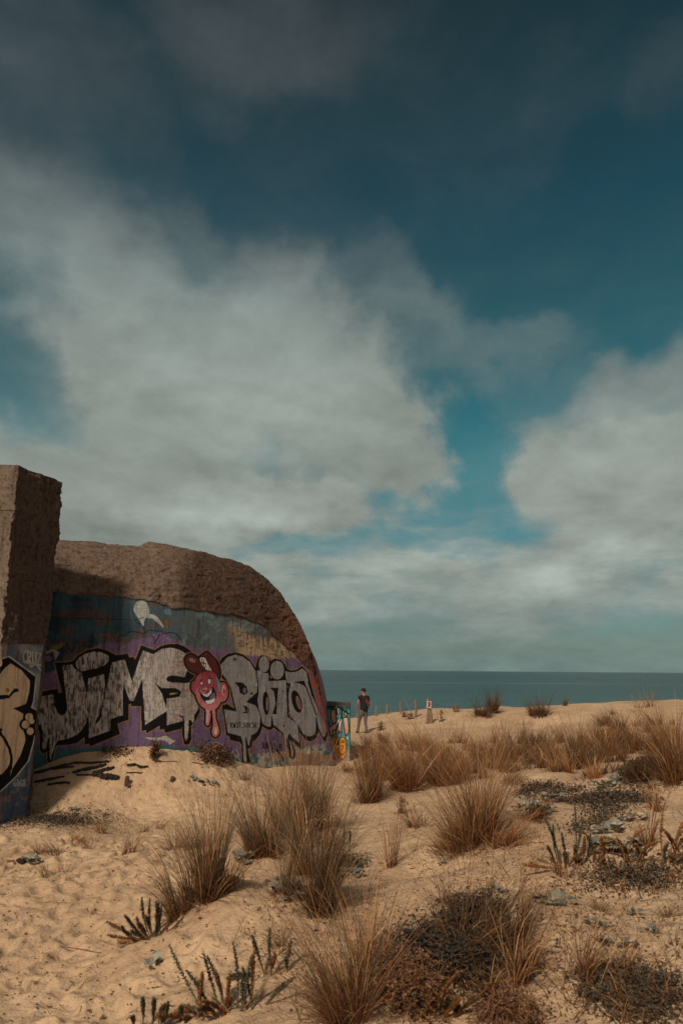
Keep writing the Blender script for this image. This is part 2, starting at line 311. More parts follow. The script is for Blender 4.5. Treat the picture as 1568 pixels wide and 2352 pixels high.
# ------------------------------------------------------------------ terrain
def ctrl():
    pts = []
    def h(px, py, hh):                       # ray meets ground hh below the eye
        d = ray(px, py); k = -hh / d[2]; pts.append((d[0] * k, d[1] * k, EYE - hh))
    def y(px, py, Y): q = at(px, py, Y); pts.append(tuple(q))
    for a in [(0, 2352, 2.30), (250, 2352, 2.24), (500, 2352, 2.10), (784, 2352, 2.0), (1150, 2352, 1.92), (1568, 2352, 1.80),
              (0, 2150, 2.36), (250, 2190, 2.32), (420, 2090, 2.10), (520, 2110, 2.04), (640, 2030, 2.08), (0, 2000, 2.36), (300, 1950, 2.32),
              (100, 1885, 2.32), (64, 1855, 2.34), (300, 1850, 2.34), (500, 1850, 2.34), (650, 1800, 2.34), (640, 1960, 2.16),
              (800, 1860, 2.25), (850, 1990, 2.10), (850, 2120, 2.0), (1050, 1950, 1.98), (950, 2050, 2.02), (1100, 2200, 1.86),
              (1250, 1930, 1.80), (1300, 2050, 1.74), (1300, 2200, 1.80), (1568, 2000, 1.62), (1568, 1850, 1.60), (1400, 1870, 1.72), (1568, 2150, 1.72),
              (1200, 1800, 1.86), (1060, 1835, 2.05), (1350, 1800, 1.78), (900, 1790, 2.3), (1568, 1760, 1.55)]: h(*a)
    for a in [(330, 1726, 13.7), (200, 1745, 13.3), (100, 1775, 13.0), (450, 1735, 14.4), (560, 1756, 15.4), (660, 1756, 16.2), (770, 1754, 17.3), (830, 1740, 18.5),
              (835, 1680, 27.6), (840, 1710, 22.5), (900, 1720, 21.5), (1000, 1700, 23), (1200, 1690, 23), (1100, 1735, 19), (1300, 1740, 16.5), (1400, 1690, 19),
              (760, 1660, 32), (850, 1648, 34), (930, 1636, 34), (1000, 1628, 33.5), (1080, 1633, 33), (1150, 1624, 32), (1200, 1628, 32), (1300, 1619, 30.5), (1400, 1622, 29),
              (1480, 1620, 28), (1568, 1622, 27), (500, 1665, 32), (200, 1665, 30), (1250, 1660, 27), (1450, 1670, 22), (1568, 1690, 19)]: y(*a)
    pts += [(-9, 8, -.1), (-9, 16, .1), (-14, 25, -.2), (0, 0, .25), (-5, 0, -.1), (5, 0, .35), (7, 6, .5), (0, -8, .2), (12, 14, .7), (18, 24, .7), (-8, -8, 0), (8, -8, .4)]
    return np.array(pts)
CP = ctrl()
def _tps(r2): return np.where(r2 > 1e-9, r2 * np.log(np.maximum(r2, 1e-9)), 0)
_n = len(CP); _d2 = ((CP[:, None, :2] - CP[None, :, :2]) ** 2).sum(-1)
_A = np.zeros((_n + 3, _n + 3)); _A[:_n, :_n] = _tps(_d2) + np.eye(_n) * .25; _A[:_n, _n] = 1; _A[:_n, _n + 1:] = CP[:, :2]; _A[_n, :_n] = 1; _A[_n + 1:, :_n] = CP[:, :2].T
_wt = np.linalg.solve(_A, np.r_[CP[:, 2], 0, 0, 0])
def base_z(X, Y):
    shp = np.shape(X); x = np.clip(np.ravel(X), -16, 18).astype(float); y = np.clip(np.ravel(Y), -9, 35).astype(float); out = np.empty(len(x))
    for a in range(0, len(x), 40000):
        xx, yy = x[a:a + 40000], y[a:a + 40000]
        out[a:a + 40000] = _tps((xx[:, None] - CP[None, :, 0]) ** 2 + (yy[:, None] - CP[None, :, 1]) ** 2) @ _wt[:_n] + _wt[_n] + _wt[_n + 1] * xx + _wt[_n + 2] * yy
    z = out.reshape(shp)
    YY = np.asarray(Y, float); drop = smooth(0, 16, YY - (35.0 - .10 * np.asarray(X))); z = z * (1 - drop) - 9.0 * drop
    return z
SEA_Z = -7.5
def _pre(px, py):     # where a view of the bare dune meets it, for piling sand round the big tussocks
    d = ray(px, py); ts = np.arange(3, 34, .08) / d[1]; P = E0 + d * ts[:, None]; k = np.where(P[:, 2] < base_z(P[:, 0], P[:, 1]))[0]; return P[k[0]] if len(k) else P[-1]
MOUNDS = [(*_pre(px, py)[:2], a, r, e) for px, py, a, r, e in [(478, 2070, .15, .42, 1), (600, 1965, .15, .5, 1), (680, 1915, .16, .6, 1), (740, 2090, .12, .45, 1), (845, 1838, .14, .6, 1), (940, 1812, .14, .7, 1.3), (1085, 1925, .20, .65, 1.2),
  (1475, 1785, .18, .7, 1.3), (1560, 1790, .25, .8, 1), (1215, 1800, .16, .8, 1.5), (1400, 1880, .10, .7, 1.5), (1330, 1990, .12, .55, 1.8), (1085, 2180, .15, .5, 1.3), (810, 2340, .12, .4, 1.2), (1105, 1650, .22, 1.1, 1.3), (1240, 1650, .18, 1.0, 1.3),
  (1350, 1700, .20, 1.5, 1.8), (560, 2130, .10, .5, 1.6), (980, 2060, .12, .5, 1.8), (1250, 2120, .10, .5, 1.6), (1480, 2230, .08, .5, 1.5), (1400, 1790, -.12, .5, 1.6), (1000, 2000, -.10, .5, 1.5), (1450, 2060, -.06, .5, 1.8)]]
def mid_z(X, Y):      # base plus dune lumps (used for planting too)
    z = base_z(X, Y); X = np.asarray(X, float); Y = np.asarray(Y, float)
    for mx, my, a, r, e in MOUNDS:
        z = z + a * np.exp(-(((X - mx) / (r * e)) ** 2 + ((Y - my) / r) ** 2))
    z = z + (fbm(X * .42 + 3, Y * .42, oct=3, seed=29) - .5) * .22 * smooth(-1.5, .8, X + (Y - 6) * .12) * smooth(45, 28, np.abs(Y))
    near = smooth(60, 25, np.abs(Y))
    return z + (fbm(np.asarray(X) * .9, np.asarray(Y) * .9, oct=3, seed=3) - .5) * .10 * near
# relief lookup used to plant things exactly on the finished sand
def hit(px, py):
    d = ray(px, py); ts = np.concatenate([np.arange(2.5, 12, .05), np.arange(12, 45, .12)]) / d[1]
    P = E0 + d * ts[:, None]; zz = full_z(P[:, 0], P[:, 1]); k = np.where(P[:, 2] < zz)[0]
    if len(k) == 0:
        q = P[:, 1] < 31; k = [int(np.argmin(np.where(q, (P[:, 2] - zz) / np.maximum(P[:, 1], 1), 9)))]
        P[k[0], 2] = zz[k[0]]; return P[k[0]]
    i = k[0]; p = P[i]; z = zz[i]
    if i > 0:
        a = P[i - 1, 2] - zz[i - 1]; b = p[2] - z; u = a / (a - b) if a != b else 0; p = P[i - 1] + (P[i] - P[i - 1]) * u; z = float(full_z(np.array([p[0]]), np.array([p[1]]))[0])
    return np.array([p[0], p[1], z])
DENTS = []
for _ in range(1050):
    if _ < 620: X = RNG.uniform(-5.5, .2); Y = RNG.uniform(3.8, 10.5); dp = RNG.uniform(.014, .038)
    else: X = RNG.uniform(-4, 0); Y = RNG.uniform(8.5, 15); dp = RNG.uniform(.008, .022)
    if X > -.6 - (Y - 4) * .16 and _ < 620: continue
    DENTS.append((X, Y, RNG.uniform(0, math.pi), RNG.uniform(.09, .17), RNG.uniform(.05, .09), dp))
DA = np.array(DENTS)
def dent_z(X, Y):
    z = np.zeros_like(X)
    for x, y, a, ra, rb, dp in DENTS:
        m = (np.abs(X - x) < .4) & (np.abs(Y - y) < .4)
        if not m.any(): continue
        dx, dy = X[m] - x, Y[m] - y; u = (dx * math.cos(a) + dy * math.sin(a)) / ra; v = (-dx * math.sin(a) + dy * math.cos(a)) / rb
        r2 = u * u + v * v; z[m] += dp * (-1.0 * np.exp(-r2) + .55 * np.exp(-((np.sqrt(r2) - 1.6) ** 2) * 3.2))
    return z
def rough_z(X, Y):
    near = smooth(26, 10, Y) * (Y > -3)
    return ((fbm(X * 3.1, Y * 3.1, oct=4, seed=11) - .5) * .055 + (fbm(X * 11, Y * 11, oct=3, seed=15) - .5) * .02) * (near * .8 + .2)
def exact_z(X, Y):
    X = np.asarray(X, float); Y = np.asarray(Y, float); return mid_z(X, Y) + dent_z(X, Y) + rough_z(X, Y)
_gx = np.arange(-20, 20, .05); _gy = np.arange(2, 47, .05); _GX, _GY = np.meshgrid(_gx, _gy); _GZ = exact_z(_GX, _GY)
def full_z(X, Y):            # quick lookup in a 5 cm height table, used for planting
    X = np.asarray(X, float); Y = np.asarray(Y, float); u = np.clip((X + 20) / .05, 0, len(_gx) - 1.001); v = np.clip((Y - 2) / .05, 0, len(_gy) - 1.001)
    i = u.astype(int); j = v.astype(int); fu, fv = u - i, v - j
    return (_GZ[j, i] * (1 - fu) + _GZ[j, i + 1] * fu) * (1 - fv) + (_GZ[j + 1, i] * (1 - fu) + _GZ[j + 1, i + 1] * fu) * fv
def build_sand():
    ys = [3.2]
    while ys[-1] < 46: ys.append(ys[-1] * 1.0042)
    ys = np.array(list(np.linspace(-20, 3, 24)) + ys + [48, 51, 55, 60, 75, 120])
    u = np.concatenate([-np.geomspace(14, 1.05, 24), np.linspace(-1, 1, 620), np.geomspace(1.05, 14, 24)])
    X = u[None, :] * .60 * np.maximum(ys, 3.2)[:, None]; Y = np.repeat(ys[:, None], len(u), 1)
    Z = exact_z(X, Y); V = np.stack([X, Y, Z], -1).reshape(-1, 3)
    o = link('sand', mesh('sand', V, gridfaces(len(ys), len(u)), smooth=True), SAND); tag(o, kind='structure', label='pale orange dune sand with footprints'); return o
build_sand()
def build_sea():
    a = np.array([-60000, -8000, -1500, -300, 0, 300, 1500, 8000, 60000.]); X, Y = np.meshgrid(a, a)
    V = np.stack([X, Y, np.full_like(X, SEA_Z)], -1).reshape(-1, 3)
    tag(link('water', mesh('water', V, gridfaces(9, 9)), SEA), kind='structure', label='calm blue green sea reaching the horizon')
build_sea()

# ------------------------------------------------------------------ painter: colours sprayed on a wall, evaluated per vertex
def inpoly(x, y, pts):
    pts = np.asarray(pts, float); m = np.zeros(x.shape, bool)
    sel = (x > pts[:, 0].min()) & (x < pts[:, 0].max()) & (y > pts[:, 1].min()) & (y < pts[:, 1].max())
    if not sel.any(): return m
    xs, ys = x[sel], y[sel]; c = np.zeros(xs.shape, bool); j = len(pts) - 1
    for i in range(len(pts)):
        xi, yi = pts[i]; xj, yj = pts[j]
        if yi != yj: c ^= ((yi > ys) != (yj > ys)) & (xs < (xj - xi) * (ys - yi) / (yj - yi) + xi)
        j = i
    m[sel] = c; return m
def nearline(x, y, pts, w, closed=False):
    pts = np.asarray(pts, float); 
    if closed: pts = np.vstack([pts, pts[:1]])
    m = np.zeros(x.shape, bool); sel = (x > pts[:, 0].min() - w) & (x < pts[:, 0].max() + w) & (y > pts[:, 1].min() - w) & (y < pts[:, 1].max() + w)
    if not sel.any(): return m
    xs, ys = x[sel], y[sel]; d = np.full(xs.shape, 1e9)
    for (ax, ay), (bx, by) in zip(pts[:-1], pts[1:]):
        vx, vy = bx - ax, by - ay; L = vx * vx + vy * vy + 1e-9; tt = np.clip(((xs - ax) * vx + (ys - ay) * vy) / L, 0, 1)
        d = np.minimum(d, (xs - ax - tt * vx) ** 2 + (ys - ay - tt * vy) ** 2)
    m[sel] = d < w * w; return m
def spline(pts, closed=True, k=4):
    p = np.asarray(pts, float); n = len(p); out = []
    for i in range(n if closed else n - 1):
        a, b, c, d = (p[(i - 1) % n], p[i], p[(i + 1) % n], p[(i + 2) % n]) if closed else (p[max(i - 1, 0)], p[i], p[i + 1], p[min(i + 2, n - 1)])
        for q in range(k):
            t = q / k; out.append(.5 * ((2 * b) + (-a + c) * t + (2 * a - 5 * b + 4 * c - d) * t * t + (-a + 3 * b - 3 * c + d) * t ** 3))
    if not closed: out.append(p[-1])
    return np.array(out)
def ell(cx, cy, rx, ry, rot=0, n=24):
    t = np.linspace(0, 2 * math.pi, n, endpoint=False); a, b = rx * np.cos(t), ry * np.sin(t); c, s = math.cos(R(rot)), math.sin(R(rot))
    return np.stack([cx + a * c - b * s, cy + a * s + b * c], 1)
class Painter:
    def __init__(s, x, y, sx, ox, sy, oy): s.X, s.Y = x, y; s.frame(sx, ox, sy, oy); s.col = np.zeros(x.shape + (3,))
    def frame(s, sx, ox, sy, oy): s.x = (s.X - ox) / sx; s.y = (s.Y - oy) / sy; s.k = 1 / sx
    def put(s, m, c, a=1.0):
        c = np.asarray(c, float); a = np.broadcast_to(np.asarray(a, float), m.shape)[m][:, None]
        s.col[m] = s.col[m] * (1 - a) + (c if c.ndim == 1 else c[m]) * a
    def poly(s, pts, c, a=1.0, sm=False): s.put(inpoly(s.x, s.y, spline(pts) if sm else pts), c, a)
    def line(s, pts, w, c, closed=False, a=1.0, sm=False): s.put(nearline(s.x, s.y, spline(pts, closed) if sm else pts, w, False if sm and not closed else closed), c, a)
    def text(s, txt, x, y, h, w, c, lw, slant=0, gap=.25, dy=0):
        for ch in txt:
            for st in GLYPH.get(ch, []):
                s.line([(x + (a + slant * (1 - b)) * w, y + b * h) for a, b in st], lw, c)
            x += w * (1 + gap) * (.45 if ch in '.I1' else 1); y += dy
GLYPH = {'K': [[(0, 0), (0, 1)], [(1, 0), (0, .55), (1, 1)]], 'W': [[(0, 0), (.25, 1), (.5, .3), (.75, 1), (1, 0)]],
 '3': [[(0, .05), (.9, 0), (.5, .45), (1, .75), (.6, 1), (0, .92)]], 'T': [[(0, 0), (1, 0)], [(.5, 0), (.5, 1)]], '.': [[(0, .9), (.1, 1)]],
 'S': [[(1, .05), (.3, 0), (.1, .3), (.9, .6), (.8, .95), (0, 1)]], 'O': [[(.5, 0), (0, .5), (.5, 1), (1, .5), (.5, 0)]], 'V': [[(0, 0), (.5, 1), (1, 0)]],
 'R': [[(0, 1), (0, 0), (.9, .1), (.8, .45), (0, .5), (1, 1)]], 'U': [[(0, 0), (.1, .9), (.6, 1), (1, .7), (1, 0)]], 'N': [[(0, 1), (0, 0), (1, 1), (1, 0)]],
 '7': [[(0, 0), (1, 0), (.4, 1)]], 'C': [[(1, .05), (.3, .1), (0, .5), (.3, 1), (1, .9)]], 'L': [[(0, 0), (0, 1), (.9, 1)]], 'B': [[(0, 0), (0, 1), (.8, .9), (.9, .6), (0, .5), (.8, .35), (.7, .02), (0, 0)]],
 '4': [[(.6, 0), (0, .6), (1, .6)], [(.7, .3), (.7, 1)]], '2': [[(0, .15), (.6, 0), (.9, .3), (0, 1), (1, 1)]], 'A': [[(0, 1), (.5, 0), (1, 1)], [(.2, .6), (.8, .6)]], 'Z': [[(0, 0), (1, 0), (0, 1), (1, 1)]],
 '6': [[(.9, 0), (.2, .4), (.1, .9), (.8, 1), (.9, .6), (.2, .6)]], '1': [[(.2, 0), (.2, 1)]], '8': [[(.5, .5), (0, .2), (.5, 0), (1, .2), (.5, .5), (0, .8), (.5, 1), (1, .8), (.5, .5)]]}
def lerp(a, b, t): t = np.asarray(t)[..., None]; return np.asarray(a) * (1 - t) + np.asarray(b) * t

# ------------------------------------------------------------------ bunker
PA, PB, PC = at(-160, 1539, 12.45), at(385, 1539, 14.0), at(770, 1539, 17.3)
def _plan():
    a, b, c = PA[:2], PB[:2], PC[:2]; u = (a - b) / np.linalg.norm(a - b); v = (c - b) / np.linalg.norm(c - b); r = .35
    p0, p2 = b + u * r, b + v * r; bez = [((1 - t) ** 2) * p0 + 2 * t * (1 - t) * b + t * t * p2 for t in np.linspace(0, 1, 9)]
    return np.array([a] + bez + [c + v * .5])
PL = _plan(); _sl = np.r_[0, np.cumsum(np.linalg.norm(np.diff(PL, axis=0), axis=1))]
def plan(s): return np.stack([np.interp(s, _sl, PL[:, 0]), np.interp(s, _sl, PL[:, 1])], -1)
def plan_n(s):
    e = .15; s = np.clip(s, .3, _sl[-1] - .3); a, b = plan(s - e), plan(s + e); d = b - a; d /= np.linalg.norm(d, axis=-1, keepdims=True); return np.stack([d[..., 1], -d[..., 0]], -1)
def wall_sz(px, py):     # pixel -> (s, z) on the vertical wall
    d = ray(px, py); best = None
    for i in range(len(PL) - 1):
        a, b = PL[i], PL[i + 1]; e = b - a; det = d[0] * -e[1] + e[0] * d[1]
        t = (a[0] * -e[1] + e[0] * a[1]) / det; q = (d[0] * a[1] - d[1] * a[0]) / det
        if t > 0 and -1e-6 <= q <= 1 + 1e-6: return _sl[i] + q * (_sl[i + 1] - _sl[i]), EYE + d[2] * t
    a, b = (PL[0], PL[1]) if d[0] / d[1] < PL[0][0] / PL[0][1] else (PL[-2], PL[-1])
    e = b - a; det = d[0] * -e[1] + e[0] * d[1]; t = (a[0] * -e[1] + e[0] * a[1]) / det; q = (d[0] * a[1] - d[1] * a[0]) / det
    i0 = 0 if d[0] / d[1] < PL[0][0] / PL[0][1] else len(PL) - 2
    return _sl[i0] + q * (_sl[i0 + 1] - _sl[i0]), EYE + d[2] * t
# key columns: base px x | paint-line px | crest px | crest set-back
KEY = [(-60, (-60, 1352), (-60, 1232), 1.5), (110, (110, 1356), (120, 1238), 1.5), (250, (240, 1365), (220, 1246), 1.45), (340, (335, 1375), (300, 1253), 1.4), (375, (370, 1384), (318, 1254), 1.3),
       (395, (392, 1391), (345, 1245), 1.25), (430, (425, 1396), (390, 1250), 1.2), (500, (490, 1404), (455, 1266), 1.1), (560, (560, 1413), (525, 1282), 1.0),
       (620, (605, 1436), (575, 1303), .9), (670, (650, 1478), (615, 1332), .75), (715, (690, 1513), (648, 1368), .55), (745, (717, 1540), (668, 1402), .4), (770, (741, 1618), (684, 1440), .25)]
kt = np.linspace(0, 1, len(KEY)); kb = []; 
for bx, (px, py), (cx, cy), sb in KEY:
    s0, _ = wall_sz(bx, 1755); s1, z1 = wall_sz(px, py); s2, _ = wall_sz(cx, cy); Yc = plan(s2)[1] + sb; Pc = at(cx, cy, Yc)
    kb.append([s0, s1, z1, *Pc])
kb = np.array(kb)
def col(t): return np.array([np.interp(t, kt, kb[:, i]) for i in range(6)]).T
def smooth_cols(NC):
    t = np.linspace(0, 1, NC); 
    # even spacing along the wall
    tt = np.linspace(0, 1, 4000); s0 = np.interp(tt, kt, kb[:, 0]); t = np.interp(np.linspace(s0[0], s0[-1], NC), s0, tt)
    c = col(t); w_ = max(3, NC // 110); ker = np.hanning(2 * w_ + 1); ker /= ker.sum()
    for i in range(1, 6):
        pad = np.r_[2 * c[0, i] - c[w_:0:-1, i], c[:, i], 2 * c[-1, i] - c[-2:-w_ - 2:-1, i]]; c[:, i] = np.convolve(pad, ker, 'valid')
    return c
bunker = thing('concrete_bunker', 'weathered concrete bunker with rounded brown roof, its wall covered in purple and silver graffiti', 'bunker', (float(PB[0]), float(PB[1]), -.3))
BINV = -np.array([PB[0], PB[1], -.3])
def c2(p): return [(62.7 + .24 * u, 1411.2 + .24 * v) for u, v in p]
def c3(p): return [(407.7 + .26 * u, 1411.2 + .26 * v) for u, v in p]
def paint_bunker(x, y):
    P = Painter(x, y, 1, 0, 1, 0); sh = x.shape
    n1 = fbm(x / 60, y / 45, oct=5, seed=21); n2 = fbm(x / 14, y / 40, oct=4, seed=31); n3 = fbm(x / 6, y / 6, oct=3, seed=41); n4 = fbm(x / 90, y / 30, oct=4, seed=51)
    teal = np.array((.038, .080, .105)); navy = np.array((.015, .035, .055)); slate = np.array((.10, .125, .13)); brn = np.array((.12, .065, .045)); tan = np.array((.40, .29, .18)); pur = np.array((.150, .100, .180))
    c = lerp(navy, teal, smooth(.35, .62, n1)); c = lerp(c, brn, smooth(.52, .66, n4) * smooth(160, 260, x) * .75)
    c = lerp(c, np.array((.062, .10, .125)), smooth(230, 330, x) * .8); c = lerp(c, np.array((.10, .06, .05)), smooth(.5, .62, fbm(x / 40, y / 22, oct=5, seed=57)) * .7); c = lerp(c, slate, smooth(360, 450, x) * smooth(.25, .6, n1 * .6 + n2 * .5))
    c = lerp(c, (.075, .07, .07), smooth(.58, .7, n2) * .7 * smooth(360, 480, x)); c = lerp(c, (.17, .27, .28), smooth(.60, .7, fbm(x / 30, y / 30, oct=4, seed=61)) * smooth(280, 380, x) * .5)
    c = lerp(c, tan, smooth(520, 560, x + (n2 - .5) * 60) * smooth(1440, 1465, y - (x - 560) * .25 + (n1 - .5) * 50))
    c = lerp(c, (.10, .075, .06), smooth(520, 560, x) * smooth(.53, .60, fbm(x / 3.5, y / 26, oct=3, seed=71)) * smooth(1500, 1440, y - (x - 560) * .4))
    c = lerp(c, (.12, .09, .075), smooth(500, 540, x) * smooth(.62, .66, fbm(x / 8, y / 3, oct=3, seed=76)) * .8)
    ptop = np.interp(x, [80, 150, 230, 320, 370, 400, 450, 520, 560, 600, 640, 700], [1560, 1530, 1478, 1470, 1452, 1470, 1492, 1490, 1505, 1508, 1510, 1516])
    pm = smooth(-4, 4, y - ptop + (n2 - .5) * 14); pc = lerp(pur * .72, pur * 1.2, n1); pc = lerp(pc, (.22, .15, .22), smooth(.6, .7, n3) * .6)
    c = lerp(c, pc, pm)
    pb = np.interp(x, [80, 300, 420, 520, 700], [1715, 1720, 1712, 1735, 1722]); bm = smooth(-6, 6, y - pb + (n1 - .5) * 40)
    low = lerp((.03, .085, .11), (.06, .14, .15), n1); low = lerp(low, (.32, .30, .25), smooth(440, 520, x) * smooth(.42, .6, n2 * .5 + n3 * .5)); low = lerp(low, (.36, .17, .10), smooth(.6, .68, n4) * smooth(600, 640, x) * .7)
    c = lerp(c, low, bm); P.col = c
    K0 = (.008, .008, .010); OC = (.30, .17, .045)
    # cloud-like bubble edge above letters and older scraps
    P.line(spline(c2([(640, 230), (700, 195), (780, 200), (830, 260), (850, 330)]), False), .8, (.16, .1, .1))
    P.line(spline(c2([(860, 270), (880, 210), (940, 200), (970, 170), (1060, 170), (1110, 185), (1170, 150), (1230, 160), (1290, 160), (1310, 185), (1380, 170), (1440, 200), (1480, 260)]), False), 1.1, (.02, .02, .03))
    P.poly(c2([(160, 370), (250, 300), (350, 260), (360, 300), (280, 350), (200, 380)]), (.16, .12, .06)); P.line(c2([(150, 385), (250, 340), (310, 370)]), .9, (.4, .38, .36))
    P.poly(c2([(250, 350), (310, 370), (270, 440)]), (.28, .22, .27)); P.poly(spline(ell(110, 1513, 15, 11)), (.03, .03, .045)); P.put(inpoly(x, y, ell(112, 1513, 9, 7)), (.14, .10, .18))
    P.line(spline(c2([(520, 300), (600, 310), (640, 250), (620, 200)]), False), 2.0, (.02, .03, .05)); P.line(spline(c2([(380, 280), (430, 360), (450, 290)]), False), 2.5, (.02, .035, .05))
    P.line(spline(c2([(880, 340), (890, 300), (930, 280), (960, 310), (940, 335)]), False), 1.4, (.07, .10, .06)); P.line(c2([(1180, 205), (1210, 215), (1220, 280), (1270, 190)]), 1.2, (.03, .03, .03))
    # white hand-like stencil above
    wh = (.40, .42, .39)
    P.poly(c2([(1030, -95), (1060, -125), (1110, -130), (1150, -100), (1165, -50), (1160, 10), (1125, 50), (1115, 110), (1080, 60), (1040, 0), (1020, -40)]), wh, .8 + .2 * (n3 > .5), True)
    P.poly(c2([(1150, 5), (1200, 0), (1260, 40), (1310, 130), (1250, 80), (1200, 40), (1150, 35)]), wh, .9, True); P.line(c2([(1040, -60), (1160, -60)]), .7, (.25, .27, .27)); P.line(c2([(1060, -90), (1150, -85)]), .6, (.25, .27, .27))
    P.line(spline(c2([(1010, -30), (1040, 60), (1110, 130), (1130, 150)]), False), 1.2, (.03, .03, .04))
    P.text('BLAZ', 432, 1458, 9, 7, (.06, .08, .08), .7); P.text('BOCH', 428, 1473, 8, 7, (.06, .08, .08), .7)
    # ---------------- left word
    SIL = c2([(0, 770), (110, 745), (295, 708), (300, 752), (335, 750), (262, 460), (400, 455), (445, 440), (480, 395), (580, 338), (680, 322), (770, 345), (850, 390), (965, 375), (975, 408), (1020, 408), (1035, 435), (1090, 292), (1215, 340), (1280, 302), (1360, 282), (1440, 282), (1500, 305), (1568, 350), (1640, 420)]) + \
          c3([(200, 860), (165, 930), (120, 985), (125, 1100), (100, 1150), (60, 1150), (45, 1080), (40, 990)]) + \
          c2([(1490, 1090), (1320, 1135), (1310, 1100), (1270, 1100), (1270, 1065), (1140, 1140), (1140, 1110), (1095, 1115), (1090, 880), (995, 880), (995, 855), (970, 860), (970, 1010), (865, 1045), (890, 1145), (600, 1265), (595, 1240), (550, 1245), (550, 1175), (480, 1230), (380, 1250), (290, 1250), (270, 1280), (245, 1400), (210, 1430), (190, 1390), (195, 1310), (150, 1335), (120, 1300), (125, 1150), (95, 1060), (60, 980), (0, 980)])
    P.line(SIL, 1.6, OC, True); P.poly(SIL, K0)
    st = fbm(x / 2.2, y / 16, oct=4, seed=81); pt = fbm(x / 5, y / 9, oct=4, seed=91)
    gr = lerp((.33, .29, .275), (.48, .44, .40), n1); worn = np.clip(smooth(.47, .60, st * .55 + pt * .45) * np.interp(x, [80, 160, 300, 350, 430], [1, .95, .8, .45, .3]), 0, 1)
    gr = lerp(gr, (.055, .04, .042), worn); gr = lerp(gr, (.30, .10, .08), smooth(.60, .68, fbm(x / 12, y / 3, oct=3, seed=95)) * smooth(380, 410, x) * .7)
    gr = lerp(gr, (.16, .20, .20), smooth(.66, .70, fbm(x / 8, y / 8, oct=3, seed=97)) * .6)
    J = [(60, 800), (110, 790), (250, 765), (265, 870), (290, 940), (330, 970), (370, 950), (385, 880), (340, 490), (430, 480), (450, 515), (490, 540), (520, 560), (575, 780), (580, 990), (545, 1080), (480, 1150), (390, 1190), (290, 1210), (265, 1260), (240, 1340), (225, 1400), (215, 1340), (215, 1180), (200, 1190), (185, 1270), (165, 1295), (150, 1280), (150, 1180), (155, 1120), (110, 1040), (60, 980)]
    P.poly(c2(J), gr)
    P.poly(c2([(465, 470), (490, 420), (560, 375), (640, 355), (720, 365), (775, 395), (785, 440), (750, 480), (690, 510), (520, 545), (480, 520)]), gr)
    P.poly(c2([(585, 615), (735, 570), (745, 640), (740, 740), (715, 900), (780, 600), (812, 460), (935, 430), (1000, 640), (1108, 345), (1205, 382), (1290, 330), (1380, 318), (1460, 340), (1530, 385), (1568, 480), (1600, 600), (1640, 900), (1568, 1010), (1480, 1022), (1335, 1062), (1335, 925), (1130, 1057), (1100, 620), (1020, 825), (980, 825), (920, 655), (915, 965), (800, 1000), (800, 1110), (590, 1185), (590, 1000), (576, 780)]), gr)
    P.poly(c3([(60, 930), (95, 900), (100, 1000), (90, 1090), (75, 1120), (65, 1090)]), gr); P.poly(c3([(100, 880), (150, 850), (150, 930), (133, 960)]), gr)
    P.line(c3([(18, 895), (48, 905), (60, 960)]), 1.6, K0)
    for q in ([(1330, 620), (1345, 595), (1400, 583), (1500, 600), (1568, 600), (1640, 620), (1640, 660), (1568, 655), (1420, 655), (1350, 645)],
              [(1220, 655), (1290, 705), (1420, 705), (1480, 740), (1460, 785), (1400, 800), (1338, 805), (1330, 900), (1290, 760)],
              [(1520, 560), (1568, 440), (1620, 480), (1640, 640), (1500, 625)],
              [(660, 1010), (690, 960), (705, 900), (715, 960), (690, 1020), (650, 1060)]): P.poly(c2(q), K0)
    P.poly(c2([(1362, 755), (1400, 748), (1445, 752), (1400, 768), (1362, 772)]), OC)
    P.line(c2([(560, 560), (540, 600)]), 2, K0)
    # ---------------- right word
    S2 = c3([(365, 430), (390, 385), (450, 345), (510, 335), (580, 355), (640, 400), (690, 470), (705, 400), (740, 360), (790, 370), (820, 410), (860, 393), (910, 400), (950, 440), (965, 480), (1000, 495), (1050, 490), (1100, 455), (1150, 510), (1170, 580), (1200, 700), (1240, 800), (1290, 900), (1335, 990), (1330, 1050), (1310, 1125), (1290, 1118), (1240, 1020), (1225, 1090), (1180, 1125), (1130, 1110), (1075, 1040), (1090, 1190), (1000, 1110), (1040, 1200), (1040, 1260), (1015, 1280), (990, 1260), (980, 1190), (940, 1150), (925, 1060), (850, 1000), (820, 1025), (780, 1010), (750, 990), (730, 1060), (690, 1110), (660, 1130), (655, 1170), (635, 1190), (620, 1180), (645, 1312), (570, 1312), (565, 1150), (550, 1130), (465, 1110), (455, 1075), (430, 1065), (410, 900), (392, 805), (440, 790), (500, 830), (455, 640), (430, 600), (370, 540)])
    P.line(S2, 1.6, OC, True); P.poly(S2, K0)
    g2 = lerp((.20, .195, .20), (.27, .26, .255), n1); g2 = lerp(g2, (.20, .17, .19), smooth(.55, .68, st * .6 + n3 * .4) * .7); g2 = lerp(g2, (.45, .43, .40), smooth(.66, .72, fbm(x / 1.7, y / 12, oct=3, seed=99)) * .6)
    P.poly(c3([(375, 455), (440, 380), (510, 355), (580, 375), (640, 420), (690, 500), (706, 600), (700, 690), (610, 770), (690, 800), (720, 850), (730, 910), (725, 990), (700, 1040), (650, 1070), (640, 1120), (632, 1160), (622, 1150), (608, 1080), (598, 1085), (604, 1200), (612, 1300), (597, 1310), (585, 1290), (577, 1130), (560, 1075), (445, 1045), (412, 838), (522, 860), (470, 640), (450, 600), (380, 500)]), g2)
